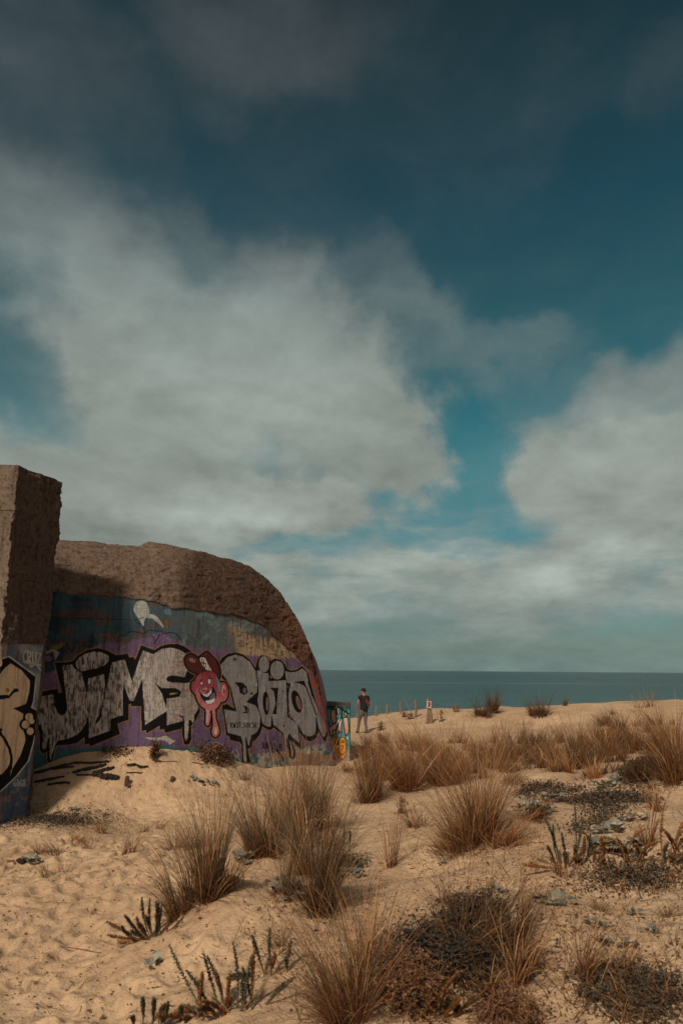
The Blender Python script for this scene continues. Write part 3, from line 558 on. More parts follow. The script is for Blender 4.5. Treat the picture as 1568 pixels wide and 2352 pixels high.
    P.poly(c3([(700, 500), (725, 492), (760, 517), (800, 522), (810, 582), (955, 577), (965, 615), (950, 500), (1000, 512), (1050, 507), (1100, 477), (1140, 510), (1155, 600), (1190, 720), (1230, 815), (1290, 940), (1318, 1000), (1300, 1075), (1285, 1085), (1245, 1000), (1215, 890), (1225, 1000), (1210, 1060), (1165, 1080), (1110, 1055), (1060, 965), (1078, 1140), (1020, 1090), (985, 1050), (960, 1110), (965, 1150), (950, 1160), (945, 1120), (935, 1050), (850, 975), (835, 900), (828, 990), (790, 990), (745, 960), (725, 870), (700, 800), (712, 690), (706, 560)]), g2)
    P.poly(c3([(985, 1100), (1000, 1130), (1025, 1210), (1020, 1260), (1005, 1255), (1000, 1180)]), g2)
    P.poly(c3(ell(764, 440, 46, 72)), g2); P.poly(c3(ell(880, 492, 60, 82)), g2)
    for q in ([(500, 598), (570, 600), (612, 640), (622, 690), (590, 712), (552, 695), (540, 640)], [(572, 800), (610, 812), (632, 840), (625, 870), (592, 876), (568, 866), (600, 860), (592, 825)],
              [(605, 772), (700, 715), (722, 862), (690, 805)], [(815, 650), (890, 648), (880, 760), (874, 885), (838, 880), (866, 790), (850, 680)],
              [(958, 600), (1000, 612), (980, 700), (985, 850), (1020, 925), (1055, 965), (970, 905), (966, 760)], [(1020, 600), (1110, 585), (1150, 660), (1110, 625), (1060, 605)], [(812, 520), (850, 572), (800, 580)], [(1225, 900), (1252, 1030), (1232, 1060), (1220, 1000)]): P.poly(c3(q), K0)
    for cx, cy, rx, ry, ro in ((782, 785, 29, 105, -3), (1052, 770, 42, 102, -14)): P.poly(c3(ell(cx, cy, rx, ry, ro)), K0)
    for cx, cy, rx, ry, ro in ((792, 790, 12, 62, 0), (1068, 780, 17, 62, -14), (592, 672, 14, 24, 0), (615, 850, 6, 14, 0), (995, 890, 8, 30, -20), (975, 640, 5, 14, 0), (825, 552, 7, 16, -20)):
        P.poly(c3(ell(cx, cy, rx, ry, ro)), OC); P.poly(c3(ell(cx, cy, rx * .7, ry * .85, ro)), pur)
    for q in ([(706, 560), (712, 700), (700, 790), (725, 870), (745, 960)], [(816, 570), (806, 585), (955, 577)], [(1115, 590), (1165, 720), (1225, 890)], [(835, 900), (828, 990)], [(1155, 600), (1190, 720)], [(690, 480), (700, 510)]): P.line(c3(q), 1.2, K0)
    for cx, cy, r in ((507, 397, 17), (655, 700, 14), (940, 985, 12), (932, 680, 8), (900, 715, 6), (898, 790, 6), (925, 785, 5)): P.poly(c3(ell(cx, cy, r, r * .9)), (.05, .045, .045))
    P.text('KW3T.SOV3R', 407.7 + .26 * 468, 1411.2 + .26 * 958, 11, 5.0, K0, .85, gap=.3)
    P.text('SUN7.CLUB', 407.7 + .26 * 740, 1411.2 + .26 * 1130, 14, 4.6, K0, .95, dy=.5); P.line(c3([(780, 1220), (800, 1200), (815, 1222), (835, 1200), (850, 1222), (870, 1195), (885, 1215), (905, 1200)]), .9, K0)
    P.poly(c3([(840, 1110), (850, 1060), (862, 1110)]), K0, .7)
    # ---------------- cartoon head between the words
    HD = [(172, 545), (230, 510), (290, 500), (340, 530), (362, 600), (385, 690), (386, 760), (350, 825), (300, 850), (240, 832), (190, 785), (160, 705), (154, 620)]
    EL, ER = [(128, 605), (150, 588), (166, 640), (164, 695), (142, 690), (122, 650)], [(372, 620), (405, 600), (435, 620), (446, 670), (440, 730), (412, 768), (378, 755)]
    BR = [(68, 400), (85, 368), (120, 352), (170, 378), (222, 440), (248, 488), (220, 515), (180, 520), (120, 498), (80, 450)]; CR = [(185, 395), (225, 355), (262, 335), (300, 370), (350, 425), (372, 495), (368, 560), (330, 520), (290, 498), (240, 490), (205, 440)]
    D1 = [(248, 820), (292, 838), (290, 930), (278, 975), (262, 982), (248, 955), (252, 880)]; D2 = [(306, 838), (332, 840), (338, 920), (362, 990), (370, 1040), (350, 1078), (322, 1078), (304, 1040), (316, 960)]
    for q in (HD, EL, ER, BR, CR, D1, D2): P.line(spline(c3(q)), 5.2, OC, True)
    for q in (HD, EL, ER, BR, CR, D1, D2): P.line(spline(c3(q)), 3.9, K0, True)
    hx, hy = (x - 407.7) / .26, (y - 1411.2) / .26; pk = lerp((.33, .07, .095), (.52, .19, .20), smooth(620, 830, hy)); pk = lerp(pk, (.24, .035, .06), smooth(560, 510, hy) * .7); pk = lerp(pk, (.58, .26, .26), smooth(60, 10, np.hypot(hx - 205, hy - 690)) * .6)
    for q in (HD, EL, ER, D1, D2): P.poly(c3(q), pk, 1, True)
    P.poly(c3([(258, 840), (280, 850), (272, 950), (262, 965), (255, 940)]), (.58, .38, .36)); P.poly(c3(ell(338, 1030, 16, 32)), (.62, .40, .38)); P.poly(c3(ell(338, 1040, 10, 22)), (.72, .55, .52))
    P.poly(c3(BR), (.075, .022, .018), 1, True); P.poly(c3(CR), (.10, .025, .02), 1, True); P.poly(c3(ell(130, 405, 32, 17, 25)), (.25, .14, .12))
    P.poly(c3([(193, 388), (215, 378), (240, 382), (302, 498), (262, 492), (225, 455)]), (.62, .60, .55)); P.line(spline(c3([(190, 395), (210, 372), (245, 378)]), False), 1, K0)
    P.text('742', 407.7 + .26 * 206, 1411.2 + .26 * 395, 10, 3.7, K0, .85, dy=4.2, gap=.2)
    P.poly(c3([(343, 545), (362, 575), (380, 620), (378, 676), (358, 674), (352, 610)]), (.10, .30, .34)); P.poly(c3(ell(408, 672, 17, 48)), (.60, .28, .28)); P.poly(c3(ell(412, 680, 9, 26)), (.26, .05, .08))
    for cx, cy, rx, ry in ((282, 592, 12, 22), (213, 609, 8, 14)): P.poly(c3(ell(cx, cy, rx + 5, ry + 5)), K0); P.poly(c3(ell(cx, cy, rx, ry)), (.72, .70, .66))
    for q in ([(272, 545), (290, 565), (312, 570)], [(196, 590), (208, 585), (214, 572)], [(200, 655), (188, 670), (192, 690)]): P.line(c3(q), .9, K0)
    P.poly(c3([(216, 660), (240, 645), (262, 640), (272, 655), (258, 668), (262, 680), (240, 672), (225, 676)]), (.58, .26, .27)); P.line(spline(c3([(218, 660), (228, 675), (245, 668), (256, 690), (270, 660), (262, 642)]), False), .8, K0)
    P.poly(c3([(196, 678), (215, 700), (250, 712), (285, 690), (300, 640), (325, 655), (342, 700), (338, 750), (310, 788), (268, 792), (232, 765), (206, 725)]), (.02, .015, .03), 1, True)
    P.poly(c3([(205, 690), (250, 712), (285, 690), (302, 648), (300, 690), (268, 728), (240, 722)]), (.70, .68, .64)); P.poly(c3([(285, 735), (300, 700), (330, 690), (334, 735), (290, 752)]), (.17, .12, .20)); P.poly(c3([(246, 765), (290, 755), (332, 738), (326, 770), (300, 788), (262, 788)]), (.70, .68, .64))
    P.line(c3([(290, 860), (300, 885), (302, 900)]), 1.2, K0)
    # loose marks on the foot of the wall
    P.poly(c2([(1120, 1175), (1250, 1180), (1330, 1160), (1395, 1205), (1420, 1210), (1365, 1248), (1320, 1205), (1180, 1200)]), (.46, .43, .38)); P.line(spline(c2([(815, 1300), (850, 1265), (920, 1250), (980, 1270), (1010, 1310)]), False), 1.2, (.25, .20, .12)); P.put(inpoly(x, y, ell(281, 1727, 20, 14)), (.02, .10, .14), .7)
    P.poly(c3([(115, 1180), (160, 1165), (150, 1225), (120, 1225)]), (.08, .28, .20)); P.line(c3([(200, 1215), (250, 1130)]), 2, (.04, .04, .05)); P.line(spline(c3([(470, 1260), (500, 1190), (540, 1230), (555, 1310)]), False), .8, (.35, .3, .35))
    for cx, cy, r in ((290, 1170, 40), (345, 1160, 34), (395, 1190, 34)): P.line(c3(ell(cx, cy, r, r)), .8, (.33, .31, .30), True)
    P.line(spline(c3([(880, 1200), (910, 1240), (935, 1290)]), False), 1.5, K0); P.poly(c3([(1140, 1230), (1165, 1180), (1175, 1240)]), (.5, .45, .4))
    for lx in (494, 668): P.line(c3([(lx, 1120 + (60 if lx > 600 else 0) * 0), (lx + 6, 1280)]), .8, (.30, .11, .05), a=.7)
    P.line(c2([(530, 700), (525, 860)]), 2, (.22, .09, .04), a=.6); P.line(c2([(1335, 60), (1335, 125)]), 1.4, (.28, .10, .03))
    # rust-red smear near right edge
    P.poly([(722, 1560), (728, 1570), (752, 1680), (742, 1690), (722, 1600)], (.22, .10, .12), .7); P.put((nearline(x, y, [(712, 1545), (728, 1590), (745, 1640)], 5)) & (n3 > .45), (.30, .07, .04))
    P.line([(100, 1418), (160, 1420), (310, 1424), (330, 1418)], .8, (.02, .025, .03)); P.line([(370, 1530), (440, 1536), (560, 1548), (740, 1560)], .5, (.08, .07, .08), a=.35)
    return np.clip(P.col, 0, 1)
def build_bunker():
    NC, NR = 860, 400; c = smooth_cols(NC); tv = np.linspace(0, 1, NR)[:, None]; zb = -1.2
    z0 = -.25                                                        # visible foot, then a short skirt below the sand
    s = c[None, :, 0] * (1 - tv) + c[None, :, 1] * tv; z = z0 * (1 - tv) + c[None, :, 2] * tv
    zw = (z - z0) / (c[None, :, 2] - z0); P = plan(s)
    V = np.concatenate([P, z[..., None]], -1)
    x, y = proj(V); colr = paint_bunker(x, y)
    V0 = V[0].copy(); V0[:, 2] = zb; V = np.concatenate([V0[None], V]); colr = np.concatenate([colr[:1], colr])
    o = link('painted_wall', mesh('painted_wall', V.reshape(-1, 3) + BINV, gridfaces(NR + 1, NC), colr.reshape(-1, 3), smooth=True), PAINT, bunker)
    o['label'] = 'smooth concrete wall sprayed with silver lettering and a capped cartoon head'
    # rough roof shoulder, crest and back
    NC2 = 620; c = smooth_cols(NC2); s1 = c[:, 1]; n = plan_n(s1); P0 = np.concatenate([plan(s1), c[:, 2:3]], 1); N3 = np.concatenate([n, np.zeros((NC2, 1))], 1)
    Pc = c[:, 3:6]; rag = ((fbm(s1 * 5, s1 * 0, oct=4, seed=77) - .5) * .10)[:, None] * np.array([0, 0, 1.]); P0 = P0 + rag - [0, 0, .03]; rows = [P0 - N3 * .06 - [0, 0, .03]]
    P0o = P0 + N3 * .018; ctl = P0o + np.array([0, 0, 1]) * ((Pc[:, 2] - P0[:, 2]) * .80)[:, None] - N3 * .06 + (Pc - P0) * np.array([.28, .28, 0])
    for t in np.linspace(0, 1, 110): rows.append((1 - t) ** 2 * P0o + 2 * t * (1 - t) * ctl + t * t * Pc)
    back = np.array([-.30, .95, 0.]); 
    for d, dz in ((.4, .03), (1, .04), (2.5, 0), (4.5, -.1), (5.6, -.8), (6, -2.5), (6.1, -6)): rows.append(Pc + back * d + np.array([0, 0, dz]))
    G = np.array(rows); q = G.reshape(-1, 3)
    amp = np.ones(G.shape[:2]); amp[0] = 0; amp[1] = .3
    dsp = (fbm(q[:, 0] * 1.6, q[:, 1] * 1.6, q[:, 2] * 2.2, 3, 5) - .5) * .09 + (fbm(q[:, 0] * 6, q[:, 1] * 6, q[:, 2] * 14, 4, 8, .65) - .5) * .075; dsp = dsp - .022 * smooth(.66, .72, fbm(q[:, 0] * 3, q[:, 1] * 3, q[:, 2] * 7, 3, 18))
    # chipped ledge low on the right shoulder
    du = np.gradient(G, axis=1); dv = np.gradient(G, axis=0); nn = np.cross(du, dv); nn /= np.linalg.norm(nn, axis=-1, keepdims=True) + 1e-9
    G = G + nn * (dsp.reshape(G.shape[:2]) * amp)[..., None]
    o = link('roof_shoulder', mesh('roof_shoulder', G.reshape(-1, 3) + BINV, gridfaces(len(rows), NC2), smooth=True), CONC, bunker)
    o['label'] = 'rough brown pitted concrete curving back over the wall'
    # seaward end wall, seen at a grazing angle
    cc = smooth_cols(430)[-1]; e0 = np.array([*plan(cc[0]), zb]); e1 = np.array([*plan(cc[1]), cc[2]]); e2 = cc[3:6]
    L = [e0 + (e1 - e0) * t for t in np.linspace(0, 1, 60)] + [(1 - t) ** 2 * e1 + 2 * t * (1 - t) * (e1 + (e2 - e1) * [.25, .4, .55]) + t * t * e2 for t in np.linspace(0, 1, 50)[1:]]
    L = np.array(L); wd_ = np.interp(L[:, 2], [1.2, 2.4, 3.2], [.075, .045, -.05])[:, None]; rows = [L + np.array([0, 1, 0]) * d + np.array([1, 0, 0]) * wd_ * min(d, 1.2) - np.array([.12, 0, 0]) * max(d - 1.2, 0) for d in np.r_[np.linspace(0, .9, 30), np.linspace(1.0, 6, 20)]]
    G = np.array(rows); X, Y, Z = G[..., 0], G[..., 1], G[..., 2]; n = fbm(Y * 1.5, Z * 1.2, oct=4, seed=9); cl_ = lerp((.18, .09, .25), (.33, .12, .13), smooth(.4, .6, n)); cl_ = lerp(cl_, (.02, .10, .14), smooth(.2, .9, Z - 2.1)); cl_ = lerp(cl_, (.25, .16, .10), smooth(2.9, 3.2, Z))
    o = link('end_wall', mesh('end_wall', G.reshape(-1, 3) + BINV, gridfaces(len(rows), len(L), True), cl_.reshape(-1, 3), smooth=True), PAINT, bunker)
    # hidden left and back closure
    c0 = smooth_cols(430)[0]; a0 = np.array([*plan(c0[0]), zb]); a1 = np.array([*plan(c0[1]), c0[2]]); a2 = c0[3:6]
    b2 = a2 + back * 5.6; b0 = np.array([b2[0], b2[1], zb]); r2 = e2 + back * 5.8; r0 = np.array([r2[0], r2[1], zb])
    V = np.array([a0, a1, a2, b2, b0, r2 + [0, 0, -.8], r0]) + BINV
    me = bpy.data.meshes.new('back_wall'); me.from_pydata([tuple(v) for v in V], [], [(0, 4, 3, 2, 1), (3, 4, 6, 5)]); link('back_wall', me, CONC2, bunker)
build_bunker()

# ------------------------------------------------------------------ near slab of concrete at the left edge
def build_slab():
    fb = at(64, 1855, 12.0); ft = at(139, 1108, 12.1); nt = at(35, 1068, 11.05)
    zt_far, zt_near = ft[2], nt[2]; far = np.array([ft[0], ft[1]]); near = np.array([nt[0], nt[1]])
    slab = thing('concrete_slab', 'tall leaning dark concrete slab at the left edge with a tan graffiti letter on its foot', 'concrete wall', (float(far[0]), float(far[1]), -.3)); inv = -np.array([far[0], far[1], -.3])
    zb = -1.0; lean = (np.array([fb[0], fb[1]]) - far) / (EYE - fb[2] + zt_far - EYE)      # sideways per metre downward
    zs = at(85, 1480, 12.0)[2]
    nb_ = at(-41, 1880, 11.2); lean_n = (np.array([nb_[0], nb_[1]]) - near) / (zt_near - nb_[2])
    def pt(u, z, w_=0):         # u 0 near .. 1 far along the end face, w_ leftwards along the wall
        u = np.asarray(u, float)[..., None]; z = np.asarray(z, float)
        zt = (zt_near + (zt_far - zt_near) * u[..., 0])
        base = near + (far - near) * u + (lean_n * (1 - u) + lean * u) * (zt - z)[..., None]
        lw = np.array([-.995, -.05]) * np.asarray(w_, float)[..., None]
        return np.concatenate([base + lw, z[..., None]], -1)
    # painted foot of the end face (in shade) and rough upper face
    def face(nu, nz, z0, z1, seed, amp, uv):
        U, T = np.meshgrid(np.linspace(0, 1, nu), np.linspace(0, 1, nz))
        zt = zt_near + (zt_far - zt_near) * U; Z = z0 + ((zt if z1 is None else z1) - z0) * T
        return U, Z
    U, Z = face(200, 360, zb, zs, 1, 0, None); G = pt(U, Z); x, y = proj(G)
    P = Painter(x, y, .36, 0, .36, 1035); n1 = fbm(x / 30, y / 40, oct=5, seed=5); n2 = fbm(x / 8, y / 20, oct=4, seed=6)
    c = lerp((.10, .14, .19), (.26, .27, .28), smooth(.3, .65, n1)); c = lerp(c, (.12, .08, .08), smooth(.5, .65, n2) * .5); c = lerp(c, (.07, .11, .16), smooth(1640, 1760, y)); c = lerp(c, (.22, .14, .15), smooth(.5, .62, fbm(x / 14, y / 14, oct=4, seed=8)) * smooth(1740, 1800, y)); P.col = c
    K0 = (.008, .008, .01); BP = [(-400, 1330), (0, 1345), (18, 1330), (60, 1318), (228, 1442), (212, 1600), (200, 1640), (240, 1660), (228, 1760), (215, 1850), (180, 1980), (100, 2080), (0, 2175), (-400, 2300)]
    WH = (.50, .50, .47); P.line(BP, 8, WH, True); P.poly(BP, K0)
    TN = (.62, .45, .30); TN2 = lerp((.60, .43, .28), (.70, .53, .37), n1)
    P.poly([(-300, 1480), (0, 1430), (30, 1390), (70, 1358), (140, 1402), (194, 1470), (188, 1540), (168, 1615), (135, 1628), (82, 1645), (120, 1662), (152, 1680), (140, 1760), (160, 1815), (165, 1850), (130, 1950), (80, 2030), (68, 2075), (80, 1980), (55, 1860), (0, 1780), (-300, 1700)], TN2)
    P.poly([(-300, 1570), (0, 1558), (60, 1560), (95, 1516), (122, 1520), (118, 1538), (92, 1545), (60, 1580), (0, 1590), (-300, 1600)], K0)
    for cx, cy, r in ((188, 1700, 31), (165, 1748, 31), (195, 1790, 29), (205, 1728, 22)): P.poly(ell(cx, cy, r + 9, r + 9), K0)
    for cx, cy, r in ((188, 1700, 25), (165, 1748, 25), (195, 1790, 23), (205, 1728, 17)): P.poly(ell(cx, cy, r, r), TN2)
    P.poly([(-300, 1700), (0, 1770), (25, 1778), (0, 1800), (-300, 1760)], K0); P.poly([(-300, 1800), (0, 1812), (50, 1880), (72, 1940), (62, 2000), (30, 2045), (-20, 2070), (-300, 2090)], TN2, 1, True)
    P.put(nearline(P.x, P.y, ell(50, 1528, 8, 8), 5, True), (.30, .17, .03))
    P.line([(-10, 1790), (25, 1830), (62, 1900), (76, 1960), (70, 2030)], 9, K0)
    P.text('CRUZ', 150, 1275, 75, 22, (.42, .42, .38), 5, gap=.35, dy=6); P.line([(165, 1355), (190, 1345), (200, 1380), (230, 1360), (260, 1400)], 5, (.40, .40, .36))
    P.text('6168', 88, 2098, 42, 19, (.36, .37, .37), 3.5, gap=.3); P.line([(90, 1290), (120, 1280), (110, 1300), (130, 1320)], 3, (.28, .08, .08))
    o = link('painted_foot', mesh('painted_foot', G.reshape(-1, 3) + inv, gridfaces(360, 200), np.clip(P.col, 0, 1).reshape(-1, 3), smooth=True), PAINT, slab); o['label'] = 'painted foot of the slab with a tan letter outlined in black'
    def rough(G, flip, name, m, amp=1.0, edge=True):
        q = G.reshape(-1, 3); d = (fbm(q[:, 0] * 2.2, q[:, 1] * 2.2, q[:, 2] * 1.6, 4, 55) - .5) * .12 + (fbm(q[:, 0] * 9, q[:, 1] * 9, q[:, 2] * 12, 4, 59, .65) - .5) * .10
        # world-space jitter shared by neighbouring faces, so edges stay closed
        d2 = (fbm(q[:, 0] * 2.6 + 9, q[:, 1] * 2.6, q[:, 2] * 3.6, 4, 65) - .5) * .10
        q = q + np.stack([d, d2, d2 * .3], 1) * amp
        return link(name, mesh(name, q + inv, gridfaces(G.shape[0], G.shape[1], flip), smooth=True), m, slab)
    U, Z = face(90, 260, zs, None, 2, 1, None); G = pt(U, Z); 
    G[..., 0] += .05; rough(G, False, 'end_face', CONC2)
    zt0 = lambda w_: zt_near + .03 * w_
    Wd, T = np.meshgrid(np.r_[np.linspace(0, 2, 130), np.linspace(2.1, 6, 20)], np.linspace(0, 1, 330)); Z = zb + (zt_near - zb) * T
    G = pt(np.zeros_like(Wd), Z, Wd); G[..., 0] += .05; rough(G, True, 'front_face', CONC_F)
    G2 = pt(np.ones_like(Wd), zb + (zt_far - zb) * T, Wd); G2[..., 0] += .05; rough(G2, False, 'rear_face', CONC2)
    Wt, Ut = np.meshgrid(np.r_[np.linspace(0, 2, 130), np.linspace(2.1, 6, 20)], np.linspace(0, 1, 60)); Zt = zt_near + (zt_far - zt_near) * Ut
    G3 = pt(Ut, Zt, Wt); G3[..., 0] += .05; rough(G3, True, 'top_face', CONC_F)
build_slab()

# ------------------------------------------------------------------ low painted block at the seaward end
def build_block():
    Y0 = 17.9; a = at(752, 1619, Y0); b = at(803, 1623, Y0 - .1); 
    blk = thing('concrete_block', 'low concrete block painted teal, pink and orange at the seaward foot of the bunker', 'concrete block', (float(b[0]), float(b[1]), -.4)); inv = -np.array([b[0], b[1], -.4])
    left = a + (a - b) * .6; zt = b[2]; D = np.array([.022, 1, 0]); n = np.array([0, -1, 0.])
    U, T = np.meshgrid(np.linspace(0, 1, 120), np.linspace(0, 1, 170)); Z = -1 + (zt + 1) * T
    G = np.stack([left[0] + (b[0] - left[0]) * U, left[1] + (b[1] - left[1]) * U, Z], -1); x, y = proj(G); P = Painter(x, y, .24, 721.3, .24, 1505.3)
    n1 = fbm(x / 12, y / 12, oct=4, seed=3); P.col = lerp((.20, .17, .18), (.30, .26, .24), n1); K0 = (.01, .01, .012); TE = (.04, .17, .18); PKK = (.38, .20, .18)
    P.poly([(100, 455), (345, 470), (345, 880), (320, 900), (300, 960), (215, 980), (150, 780), (120, 600)], lerp(TE, (.07, .24, .22), n1))
    P.put((P.y < 520) & (n1 > .45), (.015, .06, .07))
    for q in ([(85, 545), (110, 550), (150, 690), (200, 640), (215, 700), (165, 780), (140, 700)], [(165, 520), (200, 520), (215, 640), (180, 650), (160, 600)], [(220, 500), (240, 505), (242, 560), (222, 570)], [(232, 600), (262, 640), (262, 740), (226, 720)], [(275, 600), (320, 590), (335, 700), (330, 740), (300, 770), (290, 700)], [(290, 530), (312, 525), (314, 580), (290, 575)], [(175, 720), (210, 715), (212, 745), (180, 765)]):
        P.poly(q, lerp(PKK, (.48, .30, .26), n1)); P.line(q, 5, K0, True)
    P.poly([(180, 560), (200, 570), (190, 610), (172, 600)], (.50, .20, .04)); P.poly([(296, 690), (318, 690), (315, 730), (298, 740)], (.50, .22, .08)); P.line([(190, 700), (240, 610)], 4, (.55, .52, .50)); P.line([(215, 750), (260, 620)], 3, (.55, .52, .50)); P.line([(230, 490), (330, 560)], 8, K0); P.line([(150, 500), (200, 490), (210, 560)], 7, K0); P.line([(268, 480), (262, 600)], 9, K0)
    OR = (.52, .21, .025); q1 = [(168, 800), (232, 805), (238, 880), (230, 975), (205, 950)]; q2 = [(240, 820), (262, 790), (292, 800), (306, 850), (302, 930), (280, 985), (252, 985), (236, 930)]
    for q in (q1, q2): P.line(spline(q), 7, K0, True); P.poly(q, OR, 1, True)
    for q in ([(205, 810), (200, 860)], [(225, 815), (222, 860)], [(200, 850), (225, 850)], [(258, 870), (275, 860), (280, 890), (262, 905)], [(250, 940), (270, 955), (290, 930)]): P.line(q, 4, K0)
    P.line(ell(266, 825, 9, 12), 3, K0, True); P.line(ell(284, 822, 7, 12), 3, K0, True); P.poly(ell(217, 880, 6, 12), (.6, .5, .4)); P.poly(ell(318, 790, 7, 14), (.5, .55, .5)); P.poly(ell(234, 765, 5, 10), (.5, .55, .5))
    P.line([(150, 780), (215, 990), (225, 1050)], 6, (.42, .38, .34))
    o = link('painted_front', mesh('painted_front', G.reshape(-1, 3) + inv, gridfaces(170, 120), np.clip(P.col * 1.35, 0, 1).reshape(-1, 3)), PAINT, blk)
    V = np.array([left, b, b + D * 2.4, left + D * 2.4]); Vb = V.copy(); Vb[:, 2] = -1; V[:, 2] = [zt + .03, zt, zt, zt + .03]
    V = np.concatenate([Vb, V]); V[:, 1] += .002
    me = bpy.data.meshes.new('block_body'); me.from_pydata([tuple(v) for v in V + inv], [], [(1, 2, 6, 5), (2, 3, 7, 6), (3, 0, 4, 7), (4, 5, 6, 7)])
    link('block_body', me, CONC2, blk)
build_block()

# ------------------------------------------------------------------ beach grass
def join(parts):
    V = []; Fs = []; Cs = []; o = 0
    for v, f, c in parts: V.append(v); Fs.append(f + o); Cs.append(c); o += len(v)
    return np.concatenate(V), np.concatenate(Fs), np.concatenate(Cs)
def blades(n, rad, h, spread=.5, curl=.8, wind=(0., 0.), green=.3, w0=.0042, K=6, origin=(0, 0, 0), dead=.12, rx=1.0, seed=None, follow=True, tone=1.0):
    g = np.random.default_rng(seed if seed is not None else RNG.integers(1 << 30))
    rr = rad * np.sqrt(g.random(n)); ph = g.random(n) * 2 * math.pi; o2 = np.stack([np.cos(ph), np.sin(ph)], 1)
    b = np.zeros((n, 3)); b[:, :2] = o2 * rr[:, None] * [rx, 1]
    if follow: b[:, 2] = full_z(b[:, 0] + origin[0], b[:, 1] + origin[1]) - origin[2]
    b[:, 2] -= .015
    hd = o2 * (.25 + .9 * rr / rad)[:, None] + np.array(wind) + g.normal(0, .28, (n, 2)); hd /= np.linalg.norm(hd, axis=1, keepdims=True) + 1e-9
    L = h * (.30 + .85 * g.random(n) ** .9); th = spread * (.15 + .85 * rr / rad) * (.5 + g.random(n)) + np.abs(g.normal(0, .07, n)); cu = curl * (.25 + 1.3 * g.random(n) ** 1.6)
    dd = g.random(n) < dead; th[dd] += .7 * g.random(dd.sum()) + .3; L[dd] *= .7
    P = [b]; p = b.copy(); T = []
    ra = g.random(n) * 6.28; hd[dd] = np.stack([np.cos(ra), np.sin(ra)], 1)[dd]
    d0 = np.concatenate([hd * np.sin(th)[:, None], np.cos(th)[:, None]], 1); fl = hd * .6 + np.array(wind) * .9 + g.normal(0, .35, (n, 2)); fl = np.concatenate([fl, np.zeros((n, 1))], 1)
    for k in range(K):
        t = (k + .5) / K; d = d0 + fl * (cu * 1.25 * t ** 1.9)[:, None] - np.array([0, 0, 1.]) * (cu * .85 * t ** 2.6)[:, None]; d /= np.linalg.norm(d, axis=1, keepdims=True); p = p + d * (L / K)[:, None]; P.append(p.copy())
    P = np.stack(P, 1); tw = g.random(n) * math.pi; sdv = np.stack([-hd[:, 1] * np.cos(tw) - hd[:, 0] * np.sin(tw), hd[:, 0] * np.cos(tw) - hd[:, 1] * np.sin(tw), .25 * np.sin(tw)], 1)
    t = np.linspace(0, 1, K + 1); wd = w0 * (.6 + .7 * g.random(n))[:, None] * (1 - .9 * t ** 2)[None, :]
    A = P - sdv[:, None] * wd[..., None] * .5; B = P + sdv[:, None] * wd[..., None] * .5
    V = np.stack([A, B], 2).reshape(-1, 3); k2 = (K + 1) * 2; base = np.arange(n)[:, None, None] * k2; seg = np.arange(K)[None, :, None] * 2
    Fc = (base + seg + np.array([0, 1, 3, 2])[None, None, :]).reshape(-1, 4)
    r = np.where(g.random(n) < green, g.random(n) * .38, .30 + .70 * g.random(n)); r[dd] = .6 + .4 * g.random(dd.sum())
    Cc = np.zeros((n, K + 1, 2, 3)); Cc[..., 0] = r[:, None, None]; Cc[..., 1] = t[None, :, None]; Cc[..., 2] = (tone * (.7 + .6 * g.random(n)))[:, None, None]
    return V, Fc, Cc.reshape(-1, 3)
def clump(n, rad, h, origin=(0, 0, 0), wind=(0, 0), m=None, tone=1.0, thatch=.5, rx=1.0, **kw):      # several sheaves grown together plus dead thatch at the foot, coloured dark for the shade between blades
    parts = []; m = m or max(3, int(n / 55)); og = np.array(origin, float)
    for k in range(m):
        a, r = RNG.random() * 6.28, rad * .8 * math.sqrt(RNG.random()); c0 = np.array([math.cos(a) * r * rx, math.sin(a) * r, 0])
        ex = dict(kw); ex['spread'] = kw.get('spread', .5) * RNG.uniform(.4, 1.0); ex['green'] = float(np.clip(kw.get('green', .3) + RNG.normal(0, .15), 0, 1))
        ww = (wind[0] + c0[0] / max(rad, .01) * .35 + RNG.normal(0, .2), wind[1] + c0[1] / max(rad, .01) * .4 + RNG.normal(0, .2))
        z0 = float(full_z(np.array([og[0] + c0[0]]), np.array([og[1] + c0[1]]))[0]) - og[2]; c0[2] = z0
        v, f, c = blades(max(6, int(n / m)), rad * RNG.uniform(.12, .40), h * RNG.choice([.5, .7, .85, 1.0, 1.12]), origin=og + c0, wind=ww, tone=tone * RNG.uniform(.65, 1.25), **ex); parts.append((v + c0, f, c))
    if thatch:
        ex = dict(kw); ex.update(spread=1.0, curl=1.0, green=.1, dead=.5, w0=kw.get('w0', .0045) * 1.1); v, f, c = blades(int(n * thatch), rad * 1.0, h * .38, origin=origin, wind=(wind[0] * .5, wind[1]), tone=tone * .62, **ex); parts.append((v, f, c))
    return join(parts)
def tussock(px, py, hpx, wpx, n, label, group='marram grass tussocks on the dune', name='grass_tussock', dx=0., dy=0., **kw):
    p = hit(px, py); D = p[1] / math.cos(PITCH); h = hpx / F * np.linalg.norm(p - E0) * 1.12; rad = wpx / F * np.linalg.norm(p - E0) * .5
    v, f, c = clump(int(n * 1.0), rad * .72, h * 1.02, origin=p, wind=(dx, dy), **kw)
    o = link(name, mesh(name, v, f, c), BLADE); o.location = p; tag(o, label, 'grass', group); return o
wf = lambda Y: .0042 + .00022 * Y
